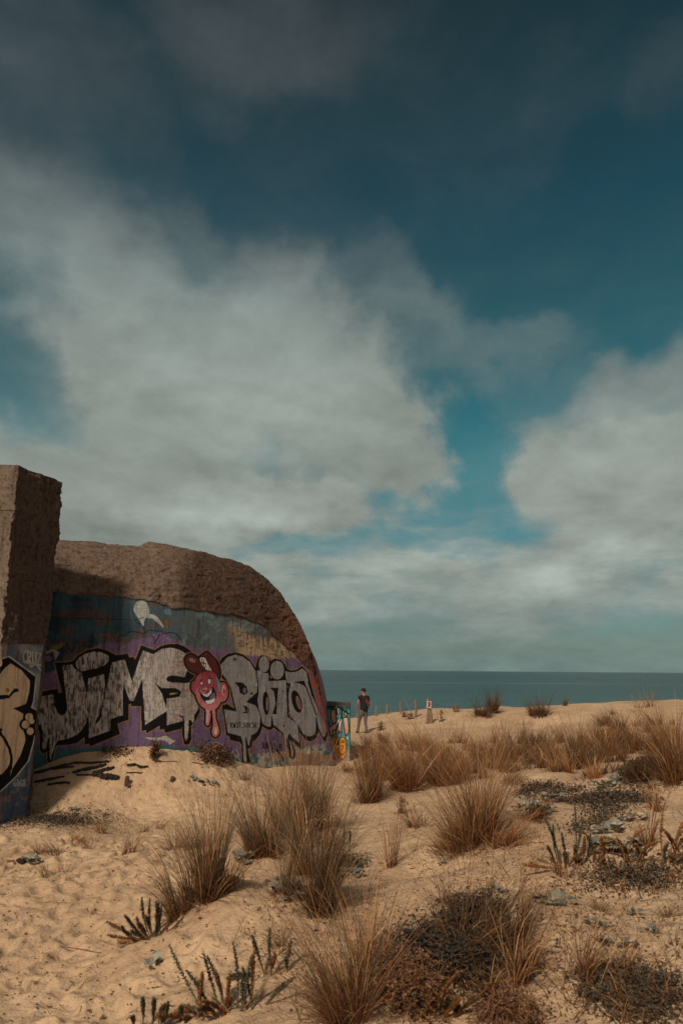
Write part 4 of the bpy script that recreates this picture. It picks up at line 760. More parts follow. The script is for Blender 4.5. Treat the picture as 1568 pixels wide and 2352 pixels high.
T = [ # px, py base, height px, base width px, blades, label, wind x, wind y, extra
 (478, 2068, 205, 62, 520, 'upright grey green grass tussock on the sand lip in the left foreground', -.15, 0, dict(tone=0.95, spread=.35, curl=.55, green=.55)),
 (418, 2092, 150, 70, 300, 'left leaning skirt of grass beside the upright tussock in the left foreground', -1.1, -.1, dict(spread=.6, curl=.8, green=.6)),
 (600, 1972, 190, 90, 520, 'grey green tussock left of centre with blades fanning left', -.5, 0, dict(spread=.55, curl=.8, green=.6)),
 (662, 1925, 185, 80, 520, 'tall brown tussock in front of the right end of the bunker', -.1, 0, dict(spread=.4, curl=.6, green=.3)),
 (722, 1900, 165, 60, 420, 'slender rust based tussock in front of the small painted block', .1, 0, dict(spread=.35, curl=.55, green=.35)),
 (735, 2095, 235, 75, 560, 'dark tussock with dried flower heads rising from the centre foreground', .45, .1, dict(tone=0.75, spread=.45, curl=.8, green=.45, dead=0.2)),
 (650, 2060, 160, 50, 110, 'thin grey grass tuft behind the ruffled sea holly', 0, 0, dict(spread=.3, curl=.35, green=.8)),
 (845, 1842, 150, 75, 520, 'dense russet tussock standing right of the painted block', -.35, 0, dict(tone=0.8, spread=.45, curl=.7, green=.1)),
 (935, 1815, 145, 100, 560, 'feathery golden tussock right of the russet one, its tips bent left', -.5, 0, dict(tone=1.15, spread=.6, curl=.9, green=.15)),
 (1020, 1800, 150, 110, 600, 'broad golden brown tussock in the middle of the grassy hollow', -.3, .1, dict(spread=.6, curl=.9, green=.15)),
 (1085, 1930, 225, 120, 800, 'tallest shaggy russet tussock right of centre with litter round its base', -.15, -.1, dict(spread=.6, curl=.8, green=.2)),
 (1040, 1945, 110, 130, 380, 'sprawling skirt of dead blades at the foot of the tallest tussock', -.9, -.3, dict(spread=1.2, curl=.9, green=.05, dead=.6)),
 (1150, 1935, 110, 100, 320, 'dead brown blades spilling right from the tallest tussock', .9, -.3, dict(spread=1.2, curl=.9, green=.05, dead=.6)),
 (1222, 1880, 90, 80, 300, 'low dark tuft of dead blades right of the tallest tussock', .4, -.2, dict(tone=0.5, spread=1.0, curl=.9, green=.05, dead=0.7)),
 (1110, 1765, 95, 110, 420, 'brown tussock behind the tallest one, in the hollow', -.1, 0, dict(spread=.5, curl=.7, green=.2)),
 (1175, 1748, 85, 90, 340, 'fine brown tussock left of the bare sand hump', 0, 0, dict(spread=.5, curl=.7, green=.2)),
 (1245, 1750, 85, 90, 340, 'brown tussock just behind the bare sand hump', .1, 0, dict(spread=.5, curl=.7, green=.2)),
 (1330, 1765, 95, 80, 320, 'stiff purple brown tussock right of the sand hump', .1, 0, dict(tone=0.6, spread=.5, curl=.6, green=.2)),
 (1395, 1735, 85, 100, 380, 'rounded tussock below the crest on the right', -.1, 0, dict(spread=.6, curl=.9, green=.15)),
 (1462, 1722, 90, 90, 380, 'russet tussock left of the tall clump at the right edge', -.1, 0, dict(spread=.5, curl=.8, green=.15)),
 (1530, 1730, 95, 100, 520, 'tall golden clump on the skyline of the right edge', -.4, 0, dict(tone=1.1, spread=.5, curl=.9, green=.2)),
 (1555, 1795, 150, 80, 600, 'large orange brown tussock cut by the right edge of the picture', -.1, 0, dict(tone=0.85, spread=.45, curl=.8, green=.1)),
 (1475, 1790, 95, 90, 420, 'dark rounded tuft with drooping blades left of the large right edge tussock', -.2, -.2, dict(tone=0.5, spread=1.0, curl=1.2, green=.1, dead=0.45)),
 (800, 2345, 235, 110, 640, 'wide tussock at the bottom centre with long arching blades', -.45, .1, dict(spread=.75, curl=1.0, green=.3, w0=.0042)),
 (850, 2250, 190, 110, 300, 'pale upright grass behind the bottom centre tussock', .25, .2, dict(tone=1.3, spread=.4, curl=.7, green=.25)),
 (1085, 2190, 175, 150, 620, 'dark purple brown tussock over the creeping shrub in the right foreground', .5, -.1, dict(tone=0.55, spread=1.0, curl=.9, green=.15, dead=0.5)),
 (1165, 2160, 120, 90, 240, 'dark drooping tuft right of the creeping shrub', .8, -.2, dict(tone=0.5, spread=1.1, curl=1.0, green=.1, dead=0.6)),
 (1345, 2248, 150, 34, 90, 'small isolated grass tuft with blades arching right over bare sand', .75, .1, dict(spread=.55, curl=1.1, green=.1)),
 (1180, 2262, 150, 70, 150, 'loose tuft at the bottom right of centre with arching blades', .3, 0, dict(spread=.7, curl=1.1, green=.2)),
 (895, 1990, 115, 46, 60, 'sparse straight stems on the bare sand saddle in the centre', .05, 0, dict(spread=.25, curl=.3, green=.1)),
 (1205, 2115, 200, 20, 16, 'two or three very tall pale stems in the right foreground', .0, 0, dict(tone=1.9, spread=.25, curl=.4, green=.0, dead=0)),
 (1480, 1935, 110, 40, 60, 'thin golden tuft beside the rust coloured spurge at the right', -.1, 0, dict(spread=.4, curl=.7, green=.1)),
 (118, 1962, 55, 90, 150, 'low matted grass patch near the left edge, blades swept left', -1.1, 0, dict(spread=1.1, curl=.8, green=.5, dead=.3)),
 (180, 1940, 50, 110, 120, 'flattened dry grass right of the matted patch on the left', .6, 0, dict(spread=1.2, curl=.8, green=.2, dead=.4)),
 (290, 1962, 55, 40, 70, 'little upright dry tuft between the flattened grass and the left tussock', .1, 0, dict(spread=.5, curl=.6, green=.1)),
 (250, 1915, 50, 80, 70, 'sparse curved blades on the sand in front of the bunker', -.6, 0, dict(spread=1.0, curl=.9, green=.4)),
 (345, 1905, 45, 70, 70, 'grey blades swept over to the right in the middle of the left path', .9, 0, dict(spread=1.1, curl=1.0, green=.6)),
 (130, 2010, 40, 90, 60, 'thin dry blades lying beside the small grey rosette at the left', -.6, 0, dict(spread=1.1, curl=.9, green=.2, dead=.4)),
 (420, 1950, 90, 120, 160, 'brown wiry undergrowth behind the left foreground tussock', 0, 0, dict(spread=.9, curl=.9, green=.05)),
 (540, 2040, 100, 110, 150, 'dry wiry blades between the two left tussocks', 0, 0, dict(spread=.9, curl=.9, green=.1)),
 (1105, 1646, 56, 60, 380, 'dark windblown tuft on the crest right of the sign post', .3, 0, dict(tone=0.38, spread=.8, curl=.8, green=.1)),
 (1133, 1638, 58, 36, 320, 'taller dark tuft on the crest beside the windblown one', .2, 0, dict(tone=0.38, spread=.4, curl=.5, green=.1)),
 (1240, 1642, 54, 66, 400, 'rounded dark tuft alone on the crest in the middle of the right half', -.2, 0, dict(tone=0.38, spread=.9, curl=.8, green=.1)),
 (1297, 1621, 28, 10, 110, 'narrow upright tuft on the skyline of the dune crest', .1, 0, dict(tone=0.5, spread=.3, curl=.4, green=.1)),
 (1055, 1628, 22, 40, 60, 'thin short grass on the crest left of the windblown tuft', .0, 0, dict(tone=0.6, spread=.5, curl=.5, green=.1)),
 (1480, 1624, 32, 50, 80, 'wispy grass on the skyline near the right edge', .1, 0, dict(spread=.5, curl=.6, green=.2)),
 (1405, 1640, 25, 40, 60, 'short sparse grass below the skyline on the right', .0, 0, dict(spread=.6, curl=.6, green=.2)),
 (565, 1790, 30, 50, 60, 'short grey tuft on the sand in front of the drip of the large letter B', .2, 0, dict(spread=.8, curl=.6, green=.6)),
 (690, 1748, 45, 60, 110, 'thin dry grass against the foot of the painted wall at its right end', .1, 0, dict(spread=.5, curl=.5, green=.1)),
 (800, 1772, 40, 60, 90, 'thin grass at the foot of the small painted block', -.3, 0, dict(spread=.6, curl=.8, green=.1)),
 (1290, 2010, 60, 60, 60, 'short twiggy tuft on the sand left of the spurge', .0, 0, dict(spread=.7, curl=.6, green=.1)),
 (640, 2175, 110, 60, 40, 'few curved blades on bare sand right of the path', -.5, 0, dict(spread=.8, curl=1.2, green=.2)),
 (700, 2010, 150, 50, 260, 'olive tussock squeezed behind the dark centre tussock', -.2, 0, dict(spread=.4, curl=.7, green=.7)),
 (1010, 2075, 60, 80, 160, 'tangle of flattened purple brown blades on the saddle', .2, -.2, dict(tone=.5, spread=1.2, curl=.9, green=0, dead=.8)),
 (1170, 1800, 60, 110, 200, 'loose dry blades hanging over the top of the sand hump', .3, -.1, dict(tone=.8, spread=.9, curl=.9, green=.1, dead=.4)),
 (960, 1900, 70, 90, 120, 'scattered dry blades left of the tallest tussock', -.5, -.1, dict(tone=.8, spread=.9, curl=.9, green=.1, dead=.4)),
 (1410, 2240, 90, 70, 60, 'thin arching blades right of the isolated tuft', .9, .2, dict(spread=.9, curl=1.3, green=.1)),
 (1130, 2290, 120, 60, 130, 'wiry tuft with dark base at the bottom right of centre', .2, 0, dict(tone=.7, spread=.7, curl=1.1, green=.1)),
 (1500, 1860, 70, 70, 90, 'loose golden blades above the leaf mat near the right edge', -.3, 0, dict(spread=.7, curl=.9, green=.1)),
 (1440, 2335, 110, 60, 50, 'few arching blades at the bottom right corner', .2, 0, dict(spread=.9, curl=1.2, green=.1)),
]
for (px, py, hp, wp, n, lab, dx, dy, ex) in T:
    Y = hit(px, py)[1]; ex = dict(ex); ex.setdefault('w0', .0036 + .00026 * Y); tussock(px, py, hp, wp, n, lab, dx=dx, dy=dy, **ex)
def grass_field():                        # the continuous grass in the hollow, reads as one mass
    parts = []; cnt = 0
    for i in range(150):
        px, py = RNG.uniform(835, 1400), RNG.uniform(1702, 1792)
        if py < 1720 and px < 880: continue
        if py > 1775 and 1120 < px < 1320: continue
        p = hit(px, py)
        if p[1] > 25: continue
        v, f, c = clump(135, RNG.uniform(.12, .3), RNG.uniform(.35, .72), p, (RNG.uniform(-.6, .3), 0), 2, RNG.choice([.55, .75, .95, 1.2]), .6, spread=RNG.uniform(.3, .7), curl=RNG.uniform(.5, 1.1), green=RNG.choice([0, .1, .4]), w0=.0075, K=5); parts.append((v + p, f, c))
    for i in range(46):
        px, py = RNG.uniform(1380, 1568), RNG.uniform(1655, 1760); p = hit(px, py); v, f, c = clump(120, RNG.uniform(.15, .3), RNG.uniform(.3, .6), p, (RNG.uniform(-.5, .2), 0), 2, RNG.choice([.5, .7, .9, 1.1]), .6, spread=.5, curl=.9, green=RNG.choice([0, .1, .3]), w0=.0075, K=5); parts.append((v + p, f, c))
    for i in range(190):                   # a little grass beyond both sides of the picture
        X, Y = (RNG.uniform(9, 16), RNG.uniform(8, 24)) if i % 2 else (RNG.uniform(3.5, 9), RNG.uniform(4, 14))
        if X < Y * .52: continue
        p = np.array([X, Y, float(full_z(np.array([X]), np.array([Y]))[0])]); v, f, c = blades(110, .3, .6, .6, .8, (-.2, 0), .2, .006, 5, p); parts.append((v + p, f, c))
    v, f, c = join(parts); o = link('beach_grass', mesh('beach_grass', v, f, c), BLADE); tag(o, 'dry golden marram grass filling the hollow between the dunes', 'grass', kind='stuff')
    parts = []
    for i in range(620):                  # scattered single blades and wisps
        px, py = RNG.uniform(0, 1568), RNG.uniform(1800, 2350)
        if px < 520 and (py > 2030 or RNG.random() < .6): continue
        p = hit(px, py); v, f, c = blades(int(RNG.integers(2, 9)), .09, RNG.uniform(.08, .38), .9, .9, (RNG.uniform(-.5, .5), 0), .2, .0035 + .0002 * p[1], 6, p); parts.append((v + p, f, c))
    for i in range(150):
        px, py = RNG.uniform(810, 1568), RNG.uniform(1628, 1700); p = hit(px, py); v, f, c = blades(int(RNG.integers(3, 12)), .18, RNG.uniform(.06, .22), .9, .9, (0, 0), .2, .009, 4, p); parts.append((v + p, f, c))
    for (px, py, hp, wp, n_, lab, dx, dy, ex) in T:
        if py < 1700: continue
        p = hit(px, py); rd = wp / F * np.linalg.norm(p - E0) * 1.15
        v, f, c = blades(int(30 + n_ * .22), rd, RNG.uniform(.22, .42), 1.25, .7, (RNG.uniform(-.4, .4), -.3), .05, .0034 + .00024 * p[1], 6, p, dead=.9, tone=RNG.uniform(.45, .95)); parts.append((v + p, f, c))
    for i in range(150):                 # long arching blades over the open sand on the right
        px, py = RNG.uniform(1150, 1568), RNG.uniform(2010, 2350); p = hit(px, py)
        v, f, c = blades(2, .05, RNG.uniform(.25, .6), .9, 1.3, (RNG.uniform(-.6, 1.0), .2), .1, .0036, 9, p, dead=0, tone=RNG.uniform(.6, 1.1)); parts.append((v + p, f, c))
    v, f, c = join(parts); o = link('grass_wisps', mesh('grass_wisps', v, f, c), BLADE); tag(o, 'single dry blades and thin wisps scattered over the sand', 'grass', kind='stuff')
grass_field()

# ------------------------------------------------------------------ leaves, litter, creeping cover
def leafcloud(P, size, g, flat=.5, aspect=.6, colf=None):
    size = size * .72; n = len(P); a = g.random(n) * 2 * math.pi; tl = g.normal(0, 1 - flat, n); u = np.stack([np.cos(a), np.sin(a), tl * .8], 1); u /= np.linalg.norm(u, axis=1, keepdims=True)
    r = g.normal(0, 1, (n, 3)) * (1 - flat) + [0, 0, 1]; v = np.cross(r, u); v /= np.linalg.norm(v, axis=1, keepdims=True) + 1e-9; nn = np.cross(u, v)
    L = size * np.exp(g.normal(-.1, .33, n))[:, None]; Wd = L * aspect
    V = np.stack([P, P + u * L * .5 + v * Wd * .5 + nn * L * .12, P + u * L, P + u * L * .5 - v * Wd * .5 + nn * L * .12], 1).reshape(-1, 3)
    Fc = (np.arange(n)[:, None] * 4 + np.arange(4)[None]).astype(int); c = np.zeros((n, 4, 3)); c[..., 0] = (g.random(n) if colf is None else colf)[:, None]; return V, Fc, c.reshape(-1, 3)
def ground_pts(px, py): return np.array([hit(a, b) for a, b in zip(px, py)])
def patch(cx, cy, rx, ry, n, size, height, name, label, cat, mat, colr=(0, 1), kind=None, group=None, seed=1, aspect=.7, flat=.25, lumps=7):
    n = int(n * 1.7); height *= 1.3
    g = np.random.default_rng(seed); c0 = hit(cx, cy); ctr = []
    for k in range(lumps): ctr.append(hit(cx + g.normal(0, .45) * rx, cy + g.normal(0, .45) * ry))
    ctr = np.array(ctr); sx = rx / F * np.linalg.norm(c0 - E0); k = g.integers(0, lumps, n); X = ctr[k, 0] + g.normal(0, .26, n) * sx; Y = ctr[k, 1] + g.normal(0, .26, n) * sx
    Z = full_z(X, Y) + g.random(n) ** 1.5 * height; P = np.stack([X, Y, Z], 1) - c0
    v, f, c = leafcloud(P, size, g, flat, aspect, colr[0] + (colr[1] - colr[0]) * g.random(n)); parts = [(v, f, c)]
    # wiry stems between the leaves
    ns = n // 6; a = P[g.integers(0, n, ns)]; b = a + g.normal(0, 1, (ns, 3)) * [.05, .05, .02]; w_ = np.cross(b - a, [0, 0, 1.]); w_ /= np.linalg.norm(w_, axis=1, keepdims=True) + 1e-9; w_ *= .0016 + .0002 * c0[1]
    V = np.stack([a - w_, a + w_, b + w_, b - w_], 1).reshape(-1, 3); Fc = np.arange(ns)[:, None] * 4 + np.arange(4)[None]; cc = np.zeros((len(V), 3)); cc[:, 0] = .85; parts.append((V, Fc, cc))
    v, f, c = join(parts); o = link(name, mesh(name, v, f, c), mat); o.location = c0; return tag(o, label, cat, group, kind)
patch(100, 1885, 130, 12, 2600, .035, .05, 'creeping_ground_cover', 'mat of grey green creeping leaves on the sand at the foot of the slab', 'ground cover', COVER, (.1, .75), 'stuff', seed=2, lumps=14)
patch(1390, 1845, 90, 38, 4200, .04, .07, 'creeping_ground_cover', 'dark creeping leaves with rusty litter on the right dune', 'ground cover', COVER, (0, .95), 'stuff', seed=3, lumps=14)
patch(1270, 1812, 70, 16, 1200, .045, .06, 'creeping_ground_cover', 'thin grey leaf mat behind the sand hump', 'ground cover', COVER, (.1, 1), 'stuff', seed=4, lumps=9)
patch(1480, 1765, 70, 14, 1600, .045, .06, 'creeping_ground_cover', 'dark leaf mat under the drooping tuft', 'ground cover', COVER, (0, .8), 'stuff', seed=5, lumps=8)
patch(1030, 2190, 100, 60, 5200, .032, .13, 'creeping_shrub', 'low dark green creeping shrub under the dark tussock in the right foreground', 'shrub', COVER, (0, .55), None, seed=6, lumps=12)
patch(1080, 2110, 60, 25, 2200, .03, .10, 'creeping_shrub', 'small dark shrub cushion behind the dark foreground tussock', 'shrub', COVER, (0, .5), None, seed=16, lumps=8)
patch(1490, 2290, 110, 50, 2600, .028, .05, 'creeping_ground_cover', 'loose grey creeping leaves at the bottom right corner', 'ground cover', COVER, (.2, .9), 'stuff', seed=7, lumps=16)
patch(940, 2275, 90, 70, 3200, .026, .16, 'withered_shrub', 'withered rust brown shrub at the bottom centre right', 'shrub', DRY, (.2, .9), None, seed=8, lumps=10)
patch(1160, 2200, 70, 30, 1200, .026, .06, 'withered_shrub', 'scattered rusty remains right of the creeping shrub', 'shrub', DRY, (.1, .8), None, seed=38, lumps=9)
patch(1150, 2335, 70, 30, 1200, .022, .08, 'withered_shrub', 'withered rust shrub at the bottom edge right of centre', 'shrub', DRY, (.1, .8), None, seed=18, lumps=8)
patch(1470, 2010, 110, 14, 1300, .035, .04, 'creeping_ground_cover', 'broken dark leaves below the rust spurge on the right', 'ground cover', COVER, (.2, 1), 'stuff', seed=9, lumps=10)
patch(790, 1985, 70, 14, 900, .035, .07, 'creeping_ground_cover', 'dark leaves behind the dark centre tussock', 'ground cover', COVER, (0, .8), 'stuff', seed=10, lumps=6)
patch(480, 1746, 52, 6, 1300, .05, .22, 'dry_bush', 'largest dry brown bush lying against the foot of the painted wall', 'bush', DRY, (0, .8), None, 'dry bushes by the wall', seed=11, flat=.1, lumps=6)
patch(350, 1738, 14, 5, 420, .05, .20, 'dry_bush', 'small round dry bush on the sand mound by the wall', 'bush', DRY, (0, .6), None, 'dry bushes by the wall', seed=12, flat=.1, lumps=3)
patch(690, 1752, 24, 6, 420, .05, .22, 'dry_bush', 'thin reddish dry bush at the right foot of the painted wall', 'bush', DRY, (.2, .9), None, 'dry bushes by the wall', seed=13, flat=.1, lumps=4)
patch(260, 1728, 30, 4, 260, .05, .06, 'weed_scraps', 'dark weed scraps on the sand mound left of the round bush', 'weeds', DRY, (0, .6), 'stuff', seed=14, lumps=6)
patch(745, 1945, 55, 26, 700, .03, .35, 'dried_flower_heads', 'dried papery flower heads above the dark centre tussock', 'dried flowers', DRY, (.3, 1), None, seed=15, flat=.1, lumps=7)
patch(920, 1868, 16, 8, 200, .03, .18, 'dried_flower_heads', 'small dark dried flower head on the bare sand saddle', 'dried flowers', DRY, (.1, .7), None, seed=25, flat=.1, lumps=1)
patch(960, 1657, 20, 4, 160, .07, .18, 'low_weed', 'dark weed clump on the sand left of the sign post', 'weed', DRY, (0, .5), None, 'weeds on the far sand', seed=26, flat=.2, lumps=1)
patch(868, 1676, 10, 3, 160, .06, .25, 'low_weed', 'dark weed clump on the sand right of the standing man', 'weed', DRY, (0, .5), None, 'weeds on the far sand', seed=27, flat=.2, lumps=1)
patch(932, 1647, 8, 2, 120, .06, .15, 'low_weed', 'dark weed tuft among the thin posts', 'weed', DRY, (0, .5), None, 'weeds on the far sand', seed=28, flat=.2, lumps=1)
patch(1395, 1660, 14, 3, 130, .06, .14, 'low_weed', 'reddish weed on the far sand on the right', 'weed', DRY, (.1, .8), None, 'weeds on the far sand', seed=29, flat=.2, lumps=1)
patch(1008, 1657, 8, 1, 160, .05, .35, 'low_weed', 'twiggy dead bush leaning beside the foot of the sign post', 'weed', DRY, (0, .6), None, 'weeds on the far sand', seed=30, flat=.1, lumps=1)
def litter():
    g = np.random.default_rng(5); parts = []; Pp = []
    dens = [(900, 0, 1568, 1800, 2352, 1.0), (2600, 560, 1400, 1800, 2250, 1.0), (1500, 950, 1568, 1950, 2352, 1.0), (900, 1100, 1568, 1780, 2060, 1), (420, 60, 600, 1740, 1830, 1), (500, 0, 500, 1850, 2020, 1), (500, 810, 1568, 1630, 1700, 1), (300, 500, 760, 1755, 1800, 1), (500, 0, 500, 2000, 2340, 1)]
    for n, x0, x1, y0, y1, _ in dens: Pp.append(ground_pts(g.uniform(x0, x1, n), g.uniform(y0, y1, n)))
    P = np.concatenate(Pp); P[:, 2] += .004; v, f, c = leafcloud(P, .032, g, .7, .5, g.random(len(P)) ** 1.3 * .8); parts.append((v, f, c))
    n = 1100; Q = P[g.integers(0, len(P), n)]; a = g.random(n) * 6.28; L = .03 + .12 * g.random(n) ** 2; d = np.stack([np.cos(a), np.sin(a), np.zeros(n)], 1)
    e = Q + d * L[:, None]; e[:, 2] = full_z(e[:, 0], e[:, 1]) + .006 + .015 * g.random(n); w_ = np.cross(d, [0, 0, 1.]) * (.0015 + .00018 * Q[:, 1:2])
    V = np.stack([Q - w_, Q + w_, e + w_ * .4, e - w_ * .4], 1).reshape(-1, 3); cc = np.zeros((len(V), 3)); cc[:, 0] = np.repeat(g.random(n) * .8, 4); parts.append((V, np.arange(n)[:, None] * 4 + np.arange(4)[None], cc))
    v, f, c = join(parts); tag(link('plant_litter', mesh('plant_litter', v, f, c), DRY), 'dry leaf scraps and twigs strewn over the sand', 'plant litter', kind='stuff')
litter()

# ------------------------------------------------------------------ sea spurge, sea holly, bindweed
def tube(path, rad, ns=6):
    path = np.asarray(path, float); d = np.gradient(path, axis=0); d /= np.linalg.norm(d, axis=1, keepdims=True) + 1e-9; rf = np.array([.3, .9, .2]); s = np.cross(d, rf); s /= np.linalg.norm(s, axis=1, keepdims=True) + 1e-9; t = np.cross(d, s)
    a = np.linspace(0, 2 * math.pi, ns, endpoint=False); r = np.broadcast_to(rad, len(path))[:, None, None]
    V = path[:, None] + (s[:, None] * np.cos(a)[None, :, None] + t[:, None] * np.sin(a)[None, :, None]) * r
    return V.reshape(-1, 3), gridfaces(len(path), ns, wrap=True)
def spurge_stem(p0, h, az_, tilt, curl, r0, colr, g, K=26):
    p = np.array(p0, float); path = [p.copy()]; hd = np.array([math.cos(az_), math.sin(az_), 0])
    for k in range(K):
        a = tilt + curl * (k / K) ** 1.3; p = p + (hd * math.sin(a) + np.array([0, 0, 1]) * math.cos(a)) * h / K; path.append(p.copy())
    path = np.array(path); v, f = tube(path, r0 * .35, 5); c = np.zeros((len(v), 3)); c[:, 0] = colr[1]; parts = [(v, f, c)]
    P = []; U = []; m = 9
    d = np.gradient(path, axis=0); d /= np.linalg.norm(d, axis=1, keepdims=True)
    for i in range(2, len(path)):
        for q in range(m):
            b = 6.28 * (q / m + i * .38); s = np.cross(d[i], [.3, .9, .2]); s /= np.linalg.norm(s); t = np.cross(d[i], s); o_ = s * math.cos(b) + t * math.sin(b); P.append(path[i] + d[i] * g.normal(0, .004)); U.append(o_ * .9 + d[i] * .75)
    P = np.array(P); U = np.array(U); U /= np.linalg.norm(U, axis=1, keepdims=True); Wv = np.cross(U, np.repeat(d[2:], m, 0)); Wv /= np.linalg.norm(Wv, axis=1, keepdims=True) + 1e-9
    uu = np.repeat(np.linspace(0, 1, len(path) - 2), m); L = (r0 * (1.2 + .9 * g.random(len(P))) * (.45 + 1.0 * np.sin(np.pi * np.clip(uu, 0, 1) ** 1.3 * .86)))[:, None]; V = np.stack([P, P + U * L * .5 + Wv * L * .22, P + U * L, P + U * L * .5 - Wv * L * .22], 1).reshape(-1, 3)
    c = np.zeros((len(V), 3)); c[:, 0] = np.repeat(np.clip(colr[0] + (colr[1] - colr[0]) * g.random(len(P)) + .55 * np.clip(.35 - uu, 0, 1) / .35, 0, 1), 4); parts.append((V, np.arange(len(P))[:, None] * 4 + np.arange(4)[None], c)); return join(parts)
def spurge(px, py, label, stems, seed):
    g = np.random.default_rng(seed); p = hit(px, py); k = np.linalg.norm(p - E0) / F; root = thing('sea_spurge', label, 'plant', p, group='sea spurge plants'); 
    gg = np.random.default_rng(seed + 77); stems = list(stems) + [(dx + gg.normal(0, 9), hp * gg.uniform(.4, .85), tx + gg.normal(0, .3), curl + gg.normal(0, .4), 'gmr'[int(gg.integers(0, 3))]) for dx, hp, tx, curl, c_ in stems]
    for (dx, hp, tx, curl, col_) in stems:      # offset px, height px, sideways tilt (rad, + right), curl
        az_ = 0 if tx >= 0 else math.pi; az_ += g.normal(0, .3); c = {'g': (0, .45), 'r': (.65, 1.), 'm': (.3, .9)}[col_]
        b = np.array([dx * k, g.normal(0, .02), -.02]); v, f, cc = spurge_stem(b, hp * k * 1.08, az_ + g.normal(0, .5), abs(tx) + g.normal(0, .12), curl + g.normal(0, .25), .0108, c, g); link('stem', mesh('stem', v, f, cc), SPURGE, root)
spurge(1312, 1990, 'green spurge with tall upright stems beside pale sea holly on the right dune', [(-18, 90, -.35, .1, 'g'), (-4, 60, -.15, 0, 'g'), (10, 110, .03, 0, 'g'), (26, 60, .5, -.5, 'g'), (38, 70, .55, -.9, 'm'), (-25, 40, -.4, 0, 'm'), (-14, 90, -1.35, .1, 'r'), (4, 40, .2, .1, 'm'), (18, 55, .2, .2, 'r')], 1)
spurge(1450, 1985, 'rust brown spurge with hooked stems left of the right edge', [(-16, 70, -.1, 1.6, 'r'), (-6, 80, .1, 1.4, 'r'), (6, 75, .2, .8, 'r'), (14, 90, .3, .3, 'r'), (0, 50, -.3, .5, 'r')], 2)
spurge(1540, 1980, 'reddish spurge thicket at the right edge', [(-20, 90, -.2, -.8, 'r'), (-8, 95, .0, 1.0, 'r'), (6, 85, .2, 1.0, 'r'), (16, 80, .3, .6, 'r'), (24, 70, -.3, .6, 'm'), (0, 60, .5, .5, 'r')], 3)
spurge(355, 2152, 'small spurge with orange trailing stems left of the left tussock', [(-14, 62, -.75, .2, 'g'), (-6, 70, -.55, .1, 'g'), (0, 66, -.4, .1, 'g'), (6, 60, -.25, .1, 'g'), (14, 62, -.1, .2, 'g'), (-4, 50, -.9, -.9, 'r'), (-10, 85, -1.35, -.1, 'r'), (-20, 80, -1.72, .15, 'r'), (22, 55, .1, .2, 'm')], 4)
spurge(520, 2325, 'large grey green spurge with finger like stems at the bottom left', [(-20, 85, -.55, .1, 'g'), (-8, 100, -.42, .1, 'g'), (2, 95, -.3, .05, 'g'), (18, 110, -.12, .1, 'g'), (-36, 130, -.95, .0, 'g'), (-50, 70, -.02, 0, 'r'), (-4, 60, .0, 0, 'r'), (30, 95, .2, .1, 'g'), (46, 100, .05, .0, 'r'), (60, 90, .4, -.2, 'g'), (-20, 80, -1.5, .2, 'r'), (40, 70, 1.3, .1, 'r')], 5)
spurge(415, 2350, 'row of short spurge tips at the bottom edge left of the large spurge', [(-70, 36, -.2, 0, 'g'), (-50, 40, -.1, 0, 'g'), (-30, 34, .1, 0, 'g'), (0, 30, .0, 0, 'g')], 6)
spurge(610, 2240, 'dark spurge tips poking through the bottom centre tussock', [(0, 70, -.5, .1, 'g'), (12, 80, -.1, 0, 'g'), (30, 60, .3, 0, 'm')], 7)
spurge(985, 2330, 'rusty spurge in the withered shrub at the bottom', [(-20, 70, -.3, .3, 'r'), (0, 80, .1, .3, 'r'), (25, 60, .5, .3, 'r'), (45, 60, .9, .3, 'm')], 8)
spurge(715, 1945, 'curled brown spurge stalks behind the dark centre tussock', [(-16, 65, -.5, -.9, 'r'), (0, 60, -.1, .2, 'm'), (20, 50, .4, -.2, 'r'), (52, 40, .1, 0, 'g'), (62, 42, .25, 0, 'g')], 9)
def holly(px, py, label, n, size, colr, seed, spread=1.0, name='sea_holly'):
    g = np.random.default_rng(seed); p = hit(px, py); parts = []
    for i in range(n):
        a = g.random() * 6.28; rr = spread * size * (.1 + 1.0 * g.random()); base = np.array([math.cos(a) * rr * .9, math.sin(a) * rr * .6, 0]); base[2] = float(full_z(np.array([p[0] + base[0]]), np.array([p[1] + base[1]]))[0]) - p[2] + .01 + .5 * size * g.random()
        L = size * (.7 + .5 * g.random()); U, Vv = np.meshgrid(np.linspace(0, 1, 6), np.linspace(-1, 1, 9), indexing='ij'); wdt = np.sin(np.pi * (.12 + .80 * U)) ** .7 * .62 * L
        ruf = np.sin(Vv * 7 + g.random() * 6) * .10 * L * np.abs(Vv) * U; el_ = .25 + .9 * g.random(); x = U * L * math.cos(el_); z = U * L * math.sin(el_) - (U ** 2) * L * .35 + np.abs(Vv) * wdt * .35 + ruf; y_ = Vv * wdt * (1 + .12 * np.sin(U * 14 + Vv * 3))
        ca, sa = math.cos(a), math.sin(a); G = np.stack([x * ca - y_ * sa, x * sa + y_ * ca, z], -1).reshape(-1, 3) + base; c = np.zeros((len(G), 3)); c[:, 0] = np.clip(colr[0] + (colr[1] - colr[0]) * g.random() + np.repeat(U[:, :1], 9, 1).ravel() * .05, 0, 1); parts.append((G, gridfaces(6, 9), c))
    v, f, c = join(parts); o = link(name, mesh(name, v, f, c, smooth=True), HOLLY); o.location = p; tag(o, label, 'plant', 'sea holly rosettes'); return o
